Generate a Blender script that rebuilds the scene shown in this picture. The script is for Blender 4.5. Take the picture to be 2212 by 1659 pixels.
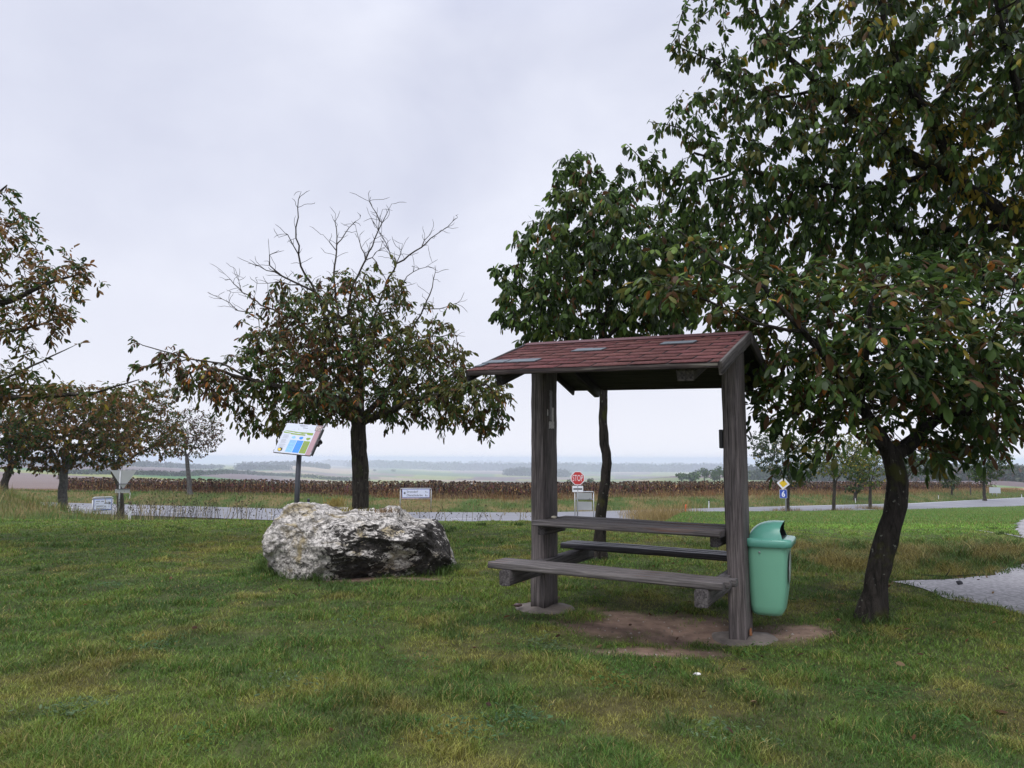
import bpy, bmesh, math, random
import numpy as np
from mathutils import Vector, Matrix, noise as mnoise
random.seed(7)
rng = np.random.default_rng(7)
for o in list(bpy.data.objects): bpy.data.objects.remove(o)
S = bpy.context.scene
COL = S.collection
rad = math.radians

# ------------------------------------------------------------------ camera
H, PITCH, ROLL, F = 1.235, 0.1, 0.0035, 1593.0     # F in units of a 2212 px wide picture
cd = bpy.data.cameras.new('camera'); cam = bpy.data.objects.new('camera', cd); COL.objects.link(cam)
cd.sensor_width = 36; cd.lens = 36 * F / 2212; cd.clip_start = .05; cd.clip_end = 60000
CAMR = Matrix.Rotation(math.pi / 2 + PITCH, 4, 'X') @ Matrix.Rotation(ROLL, 4, 'Z')
cam.matrix_world = Matrix.Translation((0, 0, H)) @ CAMR
S.camera = cam

# ------------------------------------------------------------------ world, sun, exposure
S.view_settings.view_transform = 'Standard'; S.view_settings.look = 'None'
S.view_settings.exposure = 0; S.view_settings.gamma = 1
SUN_EL, SUN_AZ = 58, -150
w = bpy.data.worlds.new('World'); S.world = w; w.use_nodes = True
nt = w.node_tree; N = nt.nodes; L = nt.links; N.clear()
out = N.new('ShaderNodeOutputWorld'); bg = N.new('ShaderNodeBackground'); bg.inputs[1].default_value = .1
sky = N.new('ShaderNodeTexSky'); sky.sky_type = 'NISHITA'; sky.sun_disc = False
sky.sun_elevation = rad(SUN_EL); sky.sun_rotation = rad(SUN_AZ)
tc = N.new('ShaderNodeTexCoord'); sep = N.new('ShaderNodeSeparateXYZ'); L.new(tc.outputs['Generated'], sep.inputs[0])
mp = N.new('ShaderNodeMapping'); mp.inputs['Scale'].default_value = (1.0, 1.0, 1.9); mp.inputs['Rotation'].default_value = (0, .22, .5)
L.new(tc.outputs['Generated'], mp.inputs[0])
nz = N.new('ShaderNodeTexNoise'); nz.inputs['Scale'].default_value = 1.9; nz.inputs['Detail'].default_value = 6; nz.inputs['Roughness'].default_value = .5
nz.inputs['Distortion'].default_value = .3
L.new(mp.outputs[0], nz.inputs[0])
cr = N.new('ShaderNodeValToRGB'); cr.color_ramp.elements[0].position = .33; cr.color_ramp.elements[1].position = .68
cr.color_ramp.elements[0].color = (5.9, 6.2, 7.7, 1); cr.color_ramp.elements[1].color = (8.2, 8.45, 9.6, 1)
L.new(nz.outputs[0], cr.inputs[0])
hz = N.new('ShaderNodeValToRGB')
hz.color_ramp.elements[0].position = 0.0; hz.color_ramp.elements[0].color = (.95, .95, .95, 1)
hz.color_ramp.elements[1].position = .30; hz.color_ramp.elements[1].color = (0, 0, 0, 1)
L.new(sep.outputs[2], hz.inputs[0])
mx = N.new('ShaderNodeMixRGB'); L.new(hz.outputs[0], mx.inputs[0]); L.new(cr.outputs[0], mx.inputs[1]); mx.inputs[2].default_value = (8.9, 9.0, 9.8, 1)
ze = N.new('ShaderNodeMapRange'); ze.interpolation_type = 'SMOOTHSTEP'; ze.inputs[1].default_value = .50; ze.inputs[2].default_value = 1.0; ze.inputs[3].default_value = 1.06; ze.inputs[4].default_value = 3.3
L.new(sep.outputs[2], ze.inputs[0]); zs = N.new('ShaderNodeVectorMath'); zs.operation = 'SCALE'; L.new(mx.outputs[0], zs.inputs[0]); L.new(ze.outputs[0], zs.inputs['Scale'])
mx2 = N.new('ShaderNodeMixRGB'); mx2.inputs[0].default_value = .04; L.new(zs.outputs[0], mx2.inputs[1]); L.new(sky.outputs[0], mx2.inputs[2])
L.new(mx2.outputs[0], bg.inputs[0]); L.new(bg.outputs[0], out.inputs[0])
sl = bpy.data.lights.new('sun', 'SUN'); sl.energy = 1.5; sl.angle = rad(30); sl.color = (1, .96, .9)
so = bpy.data.objects.new('sun', sl); COL.objects.link(so)
az = rad(SUN_AZ)
sd = Vector((math.sin(az) * math.cos(rad(SUN_EL)), math.cos(az) * math.cos(rad(SUN_EL)), math.sin(rad(SUN_EL))))
so.rotation_euler = sd.to_track_quat('Z', 'Y').to_euler(); so.location = (0, 0, 30)
S.cycles.max_bounces = 6; S.cycles.transparent_max_bounces = 8; S.cycles.volume_bounces = 1
S.cycles.sample_clamp_indirect = 4

# ------------------------------------------------------------------ picture helpers (a pixel of a 2212x1659 picture -> a point)
def ray(px, py):
    d = CAMR.to_3x3() @ Vector(((px - 1106) / F, -(py - 829.5) / F, -1))
    return d / d.y
def at(px, py, Y):
    return Vector((0, 0, H)) + ray(px, py) * Y
def ratio(py, px=1106):          # downward slope of the ray through that row
    t = (py - .0035 * (px - 1106) - 829.5) / F
    return np.tan(np.arctan(t) - PITCH)

def smooth(a, b, x):
    t = np.clip((x - a) / (b - a), 0, 1); return t * t * (3 - 2 * t)
def _hash(ix, iy, s):
    h = (ix.astype(np.int64) * 374761393 + iy.astype(np.int64) * 668265263 + s * 1274126177) & 0xffffffff
    h = ((h ^ (h >> 13)) * 1274126177) & 0xffffffff
    return ((h ^ (h >> 16)) & 0xffff) / 65535.0
def vn(x, y, s=0):
    ix = np.floor(x); iy = np.floor(y); fx = x - ix; fy = y - iy
    fx = fx * fx * (3 - 2 * fx); fy = fy * fy * (3 - 2 * fy)
    a = _hash(ix, iy, s); b = _hash(ix + 1, iy, s); c = _hash(ix, iy + 1, s); d = _hash(ix + 1, iy + 1, s)
    return (a * (1 - fx) + b * fx) * (1 - fy) + (c * (1 - fx) + d * fx) * fy
def fbm(x, y, s=0, o=4):
    r = 0; a = .5; t = 0
    for i in range(o):
        r = r + a * vn(x * 2 ** i, y * 2 ** i, s + i); t += a; a *= .5
    return r / t

# ------------------------------------------------------------------ terrain
RX = np.array([-300, -80, -50, -33, -17.7, -7.1, 1.25, 5.4, 15, 26, 36, 66, 110, 170, 400.])
RY = np.array([75, 61, 56.5, 54.5, 49.7, 46.2, 46.3, 47.6, 52.9, 60.2, 67.8, 95.6, 140, 205, 480.])
RZ = np.array([-2.3, -2.2, -2.17, -2.17, -2.17, -2.17, -2.17, -2.17, -2.27, -2.5, -2.8, -3.6, -5.2, -8, -20.])
TY = np.array([90, 130, 200, 400, 800, 1500, 2500, 3500, 5000, 8000, 13000, 21000.])
TP = np.array([-300, 0, 250, 480, 620, 760, 1000, 1300, 1500, 1620, 1750, 2000, 2212, 2500.])
TT = np.array([   # picture rows of the land at those distances, column by column
 [1062, 1060, 1056, 1040, 1022, 1009, 1004, 1003, 1003, 1002, 1001, 1000],
 [1062, 1060, 1056, 1042, 1024, 1010, 1005, 1004, 1003, 1002, 1001, 1000],
 [1061, 1060, 1056, 1046, 1030, 1013, 1007, 1006, 1005, 1003, 1002, 1001],
 [1060, 1058, 1056, 1050, 1037, 1023, 1017, 1012, 1008, 1006, 1004, 1002],
 [1060, 1058, 1056, 1052, 1045, 1033, 1019, 1005.5, 1009, 1006, 1004, 1002],
 [1060, 1058, 1056, 1053, 1048, 1040, 1028, 1018, 1012, 1007, 1004, 1003],
 [1060, 1058, 1056, 1052, 1047, 1040, 1030, 1023, 1017, 1010, 1006, 1004],
 [1060, 1058, 1055, 1050, 1044, 1040, 1034, 1027, 1018, 1011, 1006, 1004],
 [1062, 1058, 1052, 1044, 1034, 1025, 1030, 1024, 1018, 1011, 1007, 1005],
 [1064, 1060, 1052, 1044, 1035, 1026, 1026, 1020, 1016, 1011, 1008, 1006],
 [1068, 1062, 1050, 1042, 1036, 1026, 1020, 1018, 1014, 1011, 1008, 1006],
 [1074, 1066, 1050, 1040, 1034, 1024, 1018, 1016, 1014, 1011, 1009, 1007],
 [1078, 1069, 1049, 1036, 1032, 1024, 1018, 1016, 1014, 1012, 1010, 1008],
 [1082, 1072, 1050, 1036, 1031, 1024, 1018, 1016, 1014, 1012, 1010, 1008]], float)
def row_of(px, Y):               # bilinear in (column, log distance)
    px = np.clip(px, TP[0], TP[-1]); lY = np.clip(np.log(np.maximum(Y, 1)), np.log(TY[0]), np.log(TY[-1]))
    i = np.clip(np.searchsorted(TP, px) - 1, 0, len(TP) - 2); u = (px - TP[i]) / (TP[i + 1] - TP[i]); u = u * u * (3 - 2 * u)
    j = np.clip(np.searchsorted(np.log(TY), lY) - 1, 0, len(TY) - 2); l = np.log(TY); v = (lY - l[j]) / (l[j + 1] - l[j]); v = v * v * (3 - 2 * v) * .4 + v * .6
    return (TT[i, j] * (1 - u) + TT[i + 1, j] * u) * (1 - v) + (TT[i, j + 1] * (1 - u) + TT[i + 1, j + 1] * u) * v
def z_far(x, Y):
    px = 1106 + F * x / np.maximum(Y, 30)
    t = (row_of(px, Y) - 829.5) / F
    d = np.tan(np.arctan(t) - PITCH)
    return H - d * Y
LYl = np.array([-60, 0, 6, 12.5, 14.5, 17, 20, 28, 38, 46, 60, 200.]); LZl = np.array([.0, 0, .02, .03, 0.0, -.25, -.7, -1.4, -2.1, -2.17, -2.3, -5.])
LYr = np.array([-60, 0, 9, 14, 20, 30, 45, 60, 90, 140, 300.]); LZr = np.array([0, 0, .0, -.06, -.44, -1.02, -1.86, -2.42, -3.5, -5.2, -10.])
def zt(x, Y):
    x = np.asarray(x, float); Y = np.asarray(Y, float)
    t = x / np.maximum(Y, 4)
    zl = np.interp(Y, LYl, LZl); zr = np.interp(Y, LYr, LZr)
    b = smooth(.19, .235, t) * smooth(11, 16, Y)
    z = zl * (1 - b) + zr * b
    # grassy bank on the left, shallow worn hollow under the table, lumps
    z = z + 1.28 * np.exp(-((x + 17.2) / 3.6) ** 2 - ((Y - 22) / 3.4) ** 2) + .55 * np.exp(-((x + 24) / 7) ** 2 - ((Y - 30) / 6) ** 2)
    z = z - .05 * np.exp(-((x - 1.25) / .75) ** 2 - ((Y - 5.1) / .6) ** 2)
    z = z + (.05 * (fbm(x * .5, Y * .5, 3) - .5)) * smooth(0, 4, Y) * (1 - smooth(60, 90, Y))
    z = z + .035 * (fbm(x * 2.2, Y * 2.2, 9, 3) - .5) * (Y < 60)
    # lumpy rough strip at the right between lawn and path
    z = z + .14 * (fbm(x * .9 + 7, Y * .9, 21) - .42) * smooth(3.2, 4.5, x) * smooth(8.3, 9.3, Y) * (1 - smooth(13, 15, Y))
    yf = np.interp(x, RX, RY); zr0 = np.interp(x, RX, RZ)
    sl_ = np.interp(x + 2, RX, RY) - np.interp(x - 2, RX, RY)
    s = (Y - yf) / np.sqrt(1 + (sl_ / 4) ** 2)
    near = smooth(-9.5, -7.8, s)
    zroad = zr0
    bank = np.where(s > 0, .62 * smooth(.3, 4.5, s) + .16 * (fbm(x * .35, Y * .35, 5) - .5) * smooth(.5, 3, s) - .037 * np.maximum(s - 4.5, 0), 0)
    z = z * (1 - near) + (zroad + bank) * near
    f = smooth(18, 60, s)
    z = z * (1 - f) + z_far(x, Y) * f
    return z
def zg(x, y): return float(zt(np.array([x]), np.array([y]))[0])
def G(px, py, ymax=500):
    r = ray(px, py); Y = 2.0
    while Y < ymax:
        p = Vector((0, 0, H)) + r * Y
        if p.z < zg(p.x, p.y): break
        Y *= 1.004
    return Vector((p.x, p.y, zg(p.x, p.y)))
def gp(px, Y, dz=0):              # a point on the ground in the column px at distance Y
    x = (px - 1106) / F * Y
    return Vector((x, Y, zg(x, Y) + dz))

# ------------------------------------------------------------------ object helpers
def tag(o, label=None, cat=None, group=None, kind=None):
    if label: o['label'] = label
    if cat: o['category'] = cat
    if group: o['group'] = group
    if kind: o['kind'] = kind
    return o
def thing(name, loc, label, cat, group=None):
    o = bpy.data.objects.new(name, None); COL.objects.link(o); o.location = loc; o.empty_display_size = .2
    return tag(o, label, cat, group)
def link(name, me, mat, parent=None, M=None):
    o = bpy.data.objects.new(name, me); COL.objects.link(o)
    if mat is not None:
        for m in (mat if isinstance(mat, (list, tuple)) else [mat]): me.materials.append(m)
    M = M or Matrix.Identity(4)
    if parent is not None:
        o.parent = parent; P = Matrix.Identity(4); q = parent
        chain = []
        while q: chain.append(q); q = q.parent
        for q in reversed(chain): P = P @ (Matrix.LocRotScale(q.location, q.rotation_euler, q.scale))
        M = P.inverted() @ M
    l, r, s = M.decompose(); o.location = l; o.rotation_euler = r.to_euler(); o.scale = s
    return o
def mesh_np(name, V, faces_list, attrs=None, smooth_=False):
    """faces_list: list of int arrays (n,3) / (n,4)"""
    me = bpy.data.meshes.new(name); V = np.asarray(V, np.float32)
    me.vertices.add(len(V)); me.vertices.foreach_set('co', V.ravel())
    fl = [np.asarray(f, np.int32) for f in faces_list if len(f)]
    tot = sum(len(f) for f in fl); nl = sum(f.size for f in fl)
    me.loops.add(nl); me.polygons.add(tot)
    me.loops.foreach_set('vertex_index', np.concatenate([f.ravel() for f in fl]))
    sizes = np.concatenate([np.full(len(f), f.shape[1], np.int32) for f in fl])
    st = np.zeros(tot, np.int32); st[1:] = np.cumsum(sizes)[:-1]
    me.polygons.foreach_set('loop_start', st); me.polygons.foreach_set('loop_total', sizes)
    if attrs is not None:
        for an, c in attrs.items():
            a = me.color_attributes.new(an, 'FLOAT_COLOR', 'POINT')
            cc = np.ones((len(V), 4), np.float32); cc[:, :3] = c
            a.data.foreach_set('color', cc.ravel())
    if smooth_: me.polygons.foreach_set('use_smooth', np.ones(tot, bool))
    me.update(calc_edges=True); return me
def bm_mesh(bm, name='m', smooth_=False):
    me = bpy.data.meshes.new(name); bmesh.ops.recalc_face_normals(bm, faces=bm.faces)
    bm.to_mesh(me); bm.free()
    if smooth_:
        for p in me.polygons: p.use_smooth = True
    return me
def add_box(bm, size, M=None, bevel=0):
    r = bmesh.ops.create_cube(bm, size=1.0, matrix=(M or Matrix.Identity(4)) @ Matrix.Diagonal((*size, 1)))
    if bevel:
        es = list({e for v in r['verts'] for e in v.link_edges})
        bmesh.ops.bevel(bm, geom=es, offset=bevel, segments=1, affect='EDGES')
    return r
def box_obj(name, size, M, mat, parent=None, bevel=0):
    bm = bmesh.new(); add_box(bm, size, None, bevel)
    return link(name, bm_mesh(bm), mat, parent, M)
def add_tube(bm, pts, rads, n=8, cap=True):
    pts = [Vector(p) for p in pts]
    if not hasattr(rads, '__len__'): rads = [rads] * len(pts)
    rings = []; ref = None
    for i, p in enumerate(pts):
        d = (pts[min(i + 1, len(pts) - 1)] - pts[max(i - 1, 0)]).normalized()
        if ref is None: ref = d.orthogonal().normalized()
        ref = (ref - d * ref.dot(d)).normalized(); b = d.cross(ref)
        rings.append([bm.verts.new(p + (ref * math.cos(2 * math.pi * k / n) + b * math.sin(2 * math.pi * k / n)) * rads[i]) for k in range(n)])
    for a, b in zip(rings, rings[1:]):
        for k in range(n): bm.faces.new((a[k], a[(k + 1) % n], b[(k + 1) % n], b[k]))
    if cap: bm.faces.new(rings[0]); bm.faces.new(rings[-1])
def tube_obj(name, pts, rads, mat, parent=None, n=10):
    bm = bmesh.new(); o = Vector(pts[0]); add_tube(bm, [Vector(p) - o for p in pts], rads, n)
    me = bm_mesh(bm, smooth_=True)
    return link(name, me, mat, parent, Matrix.Translation(o))
def basis(x, y=None, z=None, loc=(0, 0, 0)):
    """matrix from two given axes (unit, x first)"""
    x = Vector(x).normalized()
    if y is not None: y = Vector(y); y = (y - x * y.dot(x)).normalized(); z = x.cross(y)
    else: z = Vector(z); z = (z - x * z.dot(x)).normalized(); y = z.cross(x)
    M = Matrix((x, y, z)).transposed().to_4x4(); M.translation = Vector(loc); return M
FONT = None
def text_mesh(s, height, width=None, shear=0, bold=0):
    c = bpy.data.curves.new('t', 'FONT'); c.body = s; c.size = 1; c.offset = bold; c.resolution_u = 3
    o = bpy.data.objects.new('t', c); COL.objects.link(o)
    dg = bpy.context.evaluated_depsgraph_get(); me = bpy.data.meshes.new_from_object(o.evaluated_get(dg))
    bpy.data.objects.remove(o); bpy.data.curves.remove(c)
    co = np.zeros(len(me.vertices) * 3, np.float32); me.vertices.foreach_get('co', co); co = co.reshape(-1, 3)
    mn, mxx = co.min(0), co.max(0); k = height / max(mxx[1] - mn[1], 1e-6)
    kx = k if width is None else width / max(mxx[0] - mn[0], 1e-6)
    co = (co - (mn + mxx) / 2) * np.array([kx, k, 1]); co[:, 2] = 0
    me.vertices.foreach_set('co', co.astype(np.float32).ravel()); me.update(); me.materials.clear(); return me
def text_obj(s, h, M, x, y, off, mat, parent, width=None, bold=0, name='lettering'):
    return link(name, text_mesh(s, h, width, bold=bold), mat, parent, M @ Matrix.Translation((x, y, off)))
def poly_mesh(pts, z=0, th=0):
    bm = bmesh.new(); vs = [bm.verts.new((p[0], p[1], z)) for p in pts]; f = bm.faces.new(vs)
    if th:
        r = bmesh.ops.extrude_face_region(bm, geom=[f]); bmesh.ops.translate(bm, verts=[v for v in r['geom'] if isinstance(v, bmesh.types.BMVert)], vec=(0, 0, -th))
    return bm_mesh(bm)
def rrect(w_, h_, r, n=4):
    P = []
    for cx, cy, a0 in ((w_ / 2 - r, h_ / 2 - r, 0), (-w_ / 2 + r, h_ / 2 - r, 90), (-w_ / 2 + r, -h_ / 2 + r, 180), (w_ / 2 - r, -h_ / 2 + r, 270)):
        for i in range(n + 1):
            a = rad(a0 + 90 * i / n); P.append((cx + r * math.cos(a), cy + r * math.sin(a)))
    return P

# ------------------------------------------------------------------ materials
def mat_new(name):
    m = bpy.data.materials.new(name); m.use_nodes = True; nt = m.node_tree
    return m, nt.nodes, nt.links, nt.nodes['Principled BSDF']
def plain(name, col, rough=.5, metal=0, var=.12, scale=8, bump=0, spec=.5):
    m, N, L, P = mat_new(name); P.inputs['Roughness'].default_value = rough; P.inputs['Metallic'].default_value = metal
    P.inputs['Specular IOR Level'].default_value = spec
    t = N.new('ShaderNodeTexCoord'); n = N.new('ShaderNodeTexNoise'); n.inputs['Scale'].default_value = scale; n.inputs['Detail'].default_value = 6
    L.new(t.outputs['Object'], n.inputs[0]); r = N.new('ShaderNodeValToRGB')
    r.color_ramp.elements[0].position = .3; r.color_ramp.elements[1].position = .7
    r.color_ramp.elements[0].color = (*[c * (1 - var) for c in col], 1); r.color_ramp.elements[1].color = (*[min(1, c * (1 + var)) for c in col], 1)
    L.new(n.outputs[0], r.inputs[0]); L.new(r.outputs[0], P.inputs[0])
    if bump:
        b = N.new('ShaderNodeBump'); b.inputs['Strength'].default_value = bump; b.inputs['Distance'].default_value = .01
        L.new(n.outputs[0], b.inputs['Height']); L.new(b.outputs[0], P.inputs['Normal'])
    return m
def attr_mat(name, attr='col', rough=.6, transl=0, nscale=0, nvar=.2, spec=.4, bump=0, bscale=30):
    m, N, L, P = mat_new(name); P.inputs['Roughness'].default_value = rough; P.inputs['Specular IOR Level'].default_value = spec
    a = N.new('ShaderNodeAttribute'); a.attribute_name = attr; c = a.outputs['Color']
    t = N.new('ShaderNodeTexCoord')
    if nscale:
        n = N.new('ShaderNodeTexNoise'); n.inputs['Scale'].default_value = nscale; n.inputs['Detail'].default_value = 5; L.new(t.outputs['Object'], n.inputs[0])
        r = N.new('ShaderNodeMapRange'); r.inputs[1].default_value = .3; r.inputs[2].default_value = .7; r.inputs[3].default_value = 1 - nvar; r.inputs[4].default_value = 1 + nvar
        L.new(n.outputs[0], r.inputs[0]); v = N.new('ShaderNodeVectorMath'); v.operation = 'SCALE'; L.new(c, v.inputs[0]); L.new(r.outputs[0], v.inputs['Scale']); c = v.outputs[0]
    L.new(c, P.inputs[0])
    if bump:
        n2 = N.new('ShaderNodeTexNoise'); n2.inputs['Scale'].default_value = bscale; n2.inputs['Detail'].default_value = 8; L.new(t.outputs['Object'], n2.inputs[0])
        b = N.new('ShaderNodeBump'); b.inputs['Strength'].default_value = bump; b.inputs['Distance'].default_value = .03
        L.new(n2.outputs[0], b.inputs['Height']); L.new(b.outputs[0], P.inputs['Normal'])
    if transl:
        tr = N.new('ShaderNodeBsdfTranslucent'); L.new(c, tr.inputs[0]); ms = N.new('ShaderNodeMixShader'); ms.inputs[0].default_value = transl
        L.new(P.outputs[0], ms.inputs[1]); L.new(tr.outputs[0], ms.inputs[2]); L.new(ms.outputs[0], N['Material Output'].inputs[0])
    return m
def wood_mat(name, dark, light, warm=None, stretch=(1.1, 26, 26), rough=.75, greenish=0):
    m, N, L, P = mat_new(name); P.inputs['Roughness'].default_value = rough; P.inputs['Specular IOR Level'].default_value = .3
    t = N.new('ShaderNodeTexCoord'); mp = N.new('ShaderNodeMapping'); mp.inputs['Scale'].default_value = stretch; L.new(t.outputs['Object'], mp.inputs[0])
    n = N.new('ShaderNodeTexNoise'); n.inputs['Scale'].default_value = 3.0; n.inputs['Detail'].default_value = 10; n.inputs['Roughness'].default_value = .65; n.inputs['Distortion'].default_value = .5
    L.new(mp.outputs[0], n.inputs[0])
    r = N.new('ShaderNodeValToRGB'); e = r.color_ramp.elements; e[0].position = .28; e[0].color = (*[c * .35 for c in dark], 1); e[1].position = .72; e[1].color = (*light, 1)
    x = r.color_ramp.elements.new(.42); x.color = (*dark, 1); L.new(n.outputs[0], r.inputs[0])
    n2 = N.new('ShaderNodeTexNoise'); n2.inputs['Scale'].default_value = 2.3; n2.inputs['Detail'].default_value = 4; L.new(t.outputs['Object'], n2.inputs[0])
    r2 = N.new('ShaderNodeMapRange'); r2.inputs[1].default_value = .35; r2.inputs[2].default_value = .7; L.new(n2.outputs[0], r2.inputs[0])
    mxx = N.new('ShaderNodeMixRGB'); mxx.blend_type = 'MULTIPLY'; L.new(r2.outputs[0], mxx.inputs[0]); L.new(r.outputs[0], mxx.inputs[1]); mxx.inputs[2].default_value = (.62, .6, .6, 1)
    c = mxx.outputs[0]
    if warm:
        n3 = N.new('ShaderNodeTexNoise'); n3.inputs['Scale'].default_value = 1.4; n3.inputs['Detail'].default_value = 8; L.new(mp.outputs[0], n3.inputs[0])
        r3 = N.new('ShaderNodeMapRange'); r3.inputs[1].default_value = .6; r3.inputs[2].default_value = .72; L.new(n3.outputs[0], r3.inputs[0])
        m3 = N.new('ShaderNodeMixRGB'); L.new(r3.outputs[0], m3.inputs[0]); L.new(c, m3.inputs[1]); m3.inputs[2].default_value = (*warm, 1); c = m3.outputs[0]
    mp4 = N.new('ShaderNodeMapping'); mp4.inputs['Scale'].default_value = (stretch[0] * .35, stretch[1] * 1.3, stretch[2] * 1.3); mp4.inputs['Location'].default_value = (3.1, 1.7, 5.3); L.new(t.outputs['Object'], mp4.inputs[0])
    n5 = N.new('ShaderNodeTexNoise'); n5.inputs['Scale'].default_value = 2.2; n5.inputs['Detail'].default_value = 2; L.new(mp4.outputs[0], n5.inputs[0])
    r5 = N.new('ShaderNodeMapRange'); r5.inputs[1].default_value = .29; r5.inputs[2].default_value = .36; L.new(n5.outputs[0], r5.inputs[0])
    m5 = N.new('ShaderNodeMixRGB'); L.new(r5.outputs[0], m5.inputs[0]); m5.inputs[1].default_value = (.012, .010, .010, 1); L.new(c, m5.inputs[2]); c = m5.outputs[0]
    vk = N.new('ShaderNodeTexVoronoi'); vk.inputs['Scale'].default_value = 3.2; mk = N.new('ShaderNodeMapping'); mk.inputs['Scale'].default_value = (1.0, 2.6, 2.6); L.new(t.outputs['Object'], mk.inputs[0]); L.new(mk.outputs[0], vk.inputs[0])
    rk = N.new('ShaderNodeMapRange'); rk.inputs[1].default_value = .05; rk.inputs[2].default_value = .11; L.new(vk.outputs['Distance'], rk.inputs[0])
    m6 = N.new('ShaderNodeMixRGB'); L.new(rk.outputs[0], m6.inputs[0]); m6.inputs[1].default_value = (*[q * .5 for q in dark], 1); L.new(c, m6.inputs[2]); c = m6.outputs[0]
    L.new(c, P.inputs[0])
    b = N.new('ShaderNodeBump'); b.inputs['Strength'].default_value = .7; b.inputs['Distance'].default_value = .006; L.new(n.outputs[0], b.inputs['Height']); L.new(b.outputs[0], P.inputs['Normal'])
    return m
M_post = wood_mat('post_wood', (.092, .080, .076), (.29, .25, .24))
M_plank = wood_mat('plank_wood', (.085, .076, .073), (.29, .265, .255), warm=(.17, .085, .055), stretch=(.9, 30, 30))
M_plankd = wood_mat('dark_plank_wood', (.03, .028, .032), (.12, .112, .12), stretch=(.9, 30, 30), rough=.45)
M_beam = wood_mat('beam_wood', (.055, .048, .048), (.18, .165, .16))
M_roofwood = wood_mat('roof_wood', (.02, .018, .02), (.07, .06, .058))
M_fascia = wood_mat('fascia_wood', (.025, .018, .018), (.09, .07, .06), warm=(.16, .15, .12))
M_barge = wood_mat('barge_wood', (.05, .044, .042), (.16, .145, .13))
def bark_mat(name, dark, light, moss, mossy=.5, st=(16, 16, 3.2)):
    m, N, L, P = mat_new(name); P.inputs['Roughness'].default_value = .92; P.inputs['Specular IOR Level'].default_value = .15
    t = N.new('ShaderNodeTexCoord'); mp = N.new('ShaderNodeMapping'); mp.inputs['Scale'].default_value = st; L.new(t.outputs['Object'], mp.inputs[0])
    n = N.new('ShaderNodeTexNoise'); n.inputs['Scale'].default_value = 1.6; n.inputs['Detail'].default_value = 9; n.inputs['Roughness'].default_value = .7; n.inputs['Distortion'].default_value = .8; L.new(mp.outputs[0], n.inputs[0])
    r = N.new('ShaderNodeValToRGB'); r.color_ramp.elements[0].position = .36; r.color_ramp.elements[0].color = (*dark, 1); r.color_ramp.elements[1].position = .66; r.color_ramp.elements[1].color = (*light, 1); L.new(n.outputs[0], r.inputs[0])
    n2 = N.new('ShaderNodeTexNoise'); n2.inputs['Scale'].default_value = 5; n2.inputs['Detail'].default_value = 7; L.new(t.outputs['Object'], n2.inputs[0])
    r2 = N.new('ShaderNodeMapRange'); r2.inputs[1].default_value = 1 - mossy; r2.inputs[2].default_value = 1.08 - mossy; L.new(n2.outputs[0], r2.inputs[0])
    x = N.new('ShaderNodeMixRGB'); L.new(r2.outputs[0], x.inputs[0]); L.new(r.outputs[0], x.inputs[1]); x.inputs[2].default_value = (*moss, 1)
    n3 = N.new('ShaderNodeTexNoise'); n3.inputs['Scale'].default_value = 24; n3.inputs['Detail'].default_value = 3; L.new(t.outputs['Object'], n3.inputs[0])
    r3 = N.new('ShaderNodeMapRange'); r3.inputs[1].default_value = .66; r3.inputs[2].default_value = .72; L.new(n3.outputs[0], r3.inputs[0])
    y = N.new('ShaderNodeMixRGB'); L.new(r3.outputs[0], y.inputs[0]); L.new(x.outputs[0], y.inputs[1]); y.inputs[2].default_value = (.17, .17, .14, 1)
    L.new(y.outputs[0], P.inputs[0])
    b = N.new('ShaderNodeBump'); b.inputs['Strength'].default_value = 1; b.inputs['Distance'].default_value = .02; L.new(n.outputs[0], b.inputs['Height']); L.new(b.outputs[0], P.inputs['Normal'])
    return m
M_bark = bark_mat('bark', (.022, .019, .016), (.095, .082, .068), (.055, .058, .030), .42)
M_barkdark = bark_mat('dark_bark', (.009, .008, .007), (.050, .043, .037), (.045, .046, .016), .45)
M_barkgrey = plain('grey_bark', (.10, .095, .09), .9, var=.45, scale=10, bump=.8)
M_leaf = attr_mat('leaf', transl=.4, rough=.6, spec=.2)
M_grass = attr_mat('grass_blade', transl=.25, rough=.55, spec=.3)
M_conc = plain('concrete', (.125, .105, .09), .9, var=.35, scale=14, bump=.6)
M_metal = plain('galvanised_metal', (.36, .37, .37), .45, .6, var=.15, scale=5)
M_greymetal = plain('grey_steel', (.10, .105, .12), .45, .5, var=.25, scale=9)
M_panelback = plain('sign_back', (.42, .43, .42), .5, .3, var=.06, scale=2)
M_white = plain('white_paint', (.74, .75, .78), .4, var=.05)
M_signwhite = plain('sign_white', (.66, .70, .82), .35, var=.03)
M_red = plain('sign_red', (.52, .035, .035), .35, var=.05)
M_black = plain('black_plastic', (.012, .012, .014), .45, var=.2)
M_ink = plain('sign_black', (.015, .015, .018), .5, var=.05)
M_blue = plain('sign_blue', (.02, .07, .42), .35, var=.05)
M_yellow = plain('sign_yellow', (.72, .50, .02), .35, var=.05)
M_orange = plain('orange_plastic', (.75, .10, .02), .4, var=.1)
M_pale = plain('board_white', (.55, .59, .66), .3, var=.03)
M_mauve = plain('board_mauve', (.36, .22, .24), .4, var=.06)
M_lblue = plain('board_light_blue', (.22, .48, .75), .35, var=.08, scale=40)
M_mblue = plain('board_blue', (.02, .24, .70), .35, var=.05)
M_olive = plain('board_green', (.20, .30, .02), .35, var=.12, scale=40)
M_tan = plain('board_tan', (.48, .38, .34), .5, var=.05)
M_inkg = plain('board_grey_ink', (.20, .21, .24), .5, var=.1)
M_bin = plain('bin_green', (.19, .46, .31), .42, var=.06, scale=3)
M_binlid = plain('bin_lid_green', (.13, .38, .29), .22, var=.06, scale=3)
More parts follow.
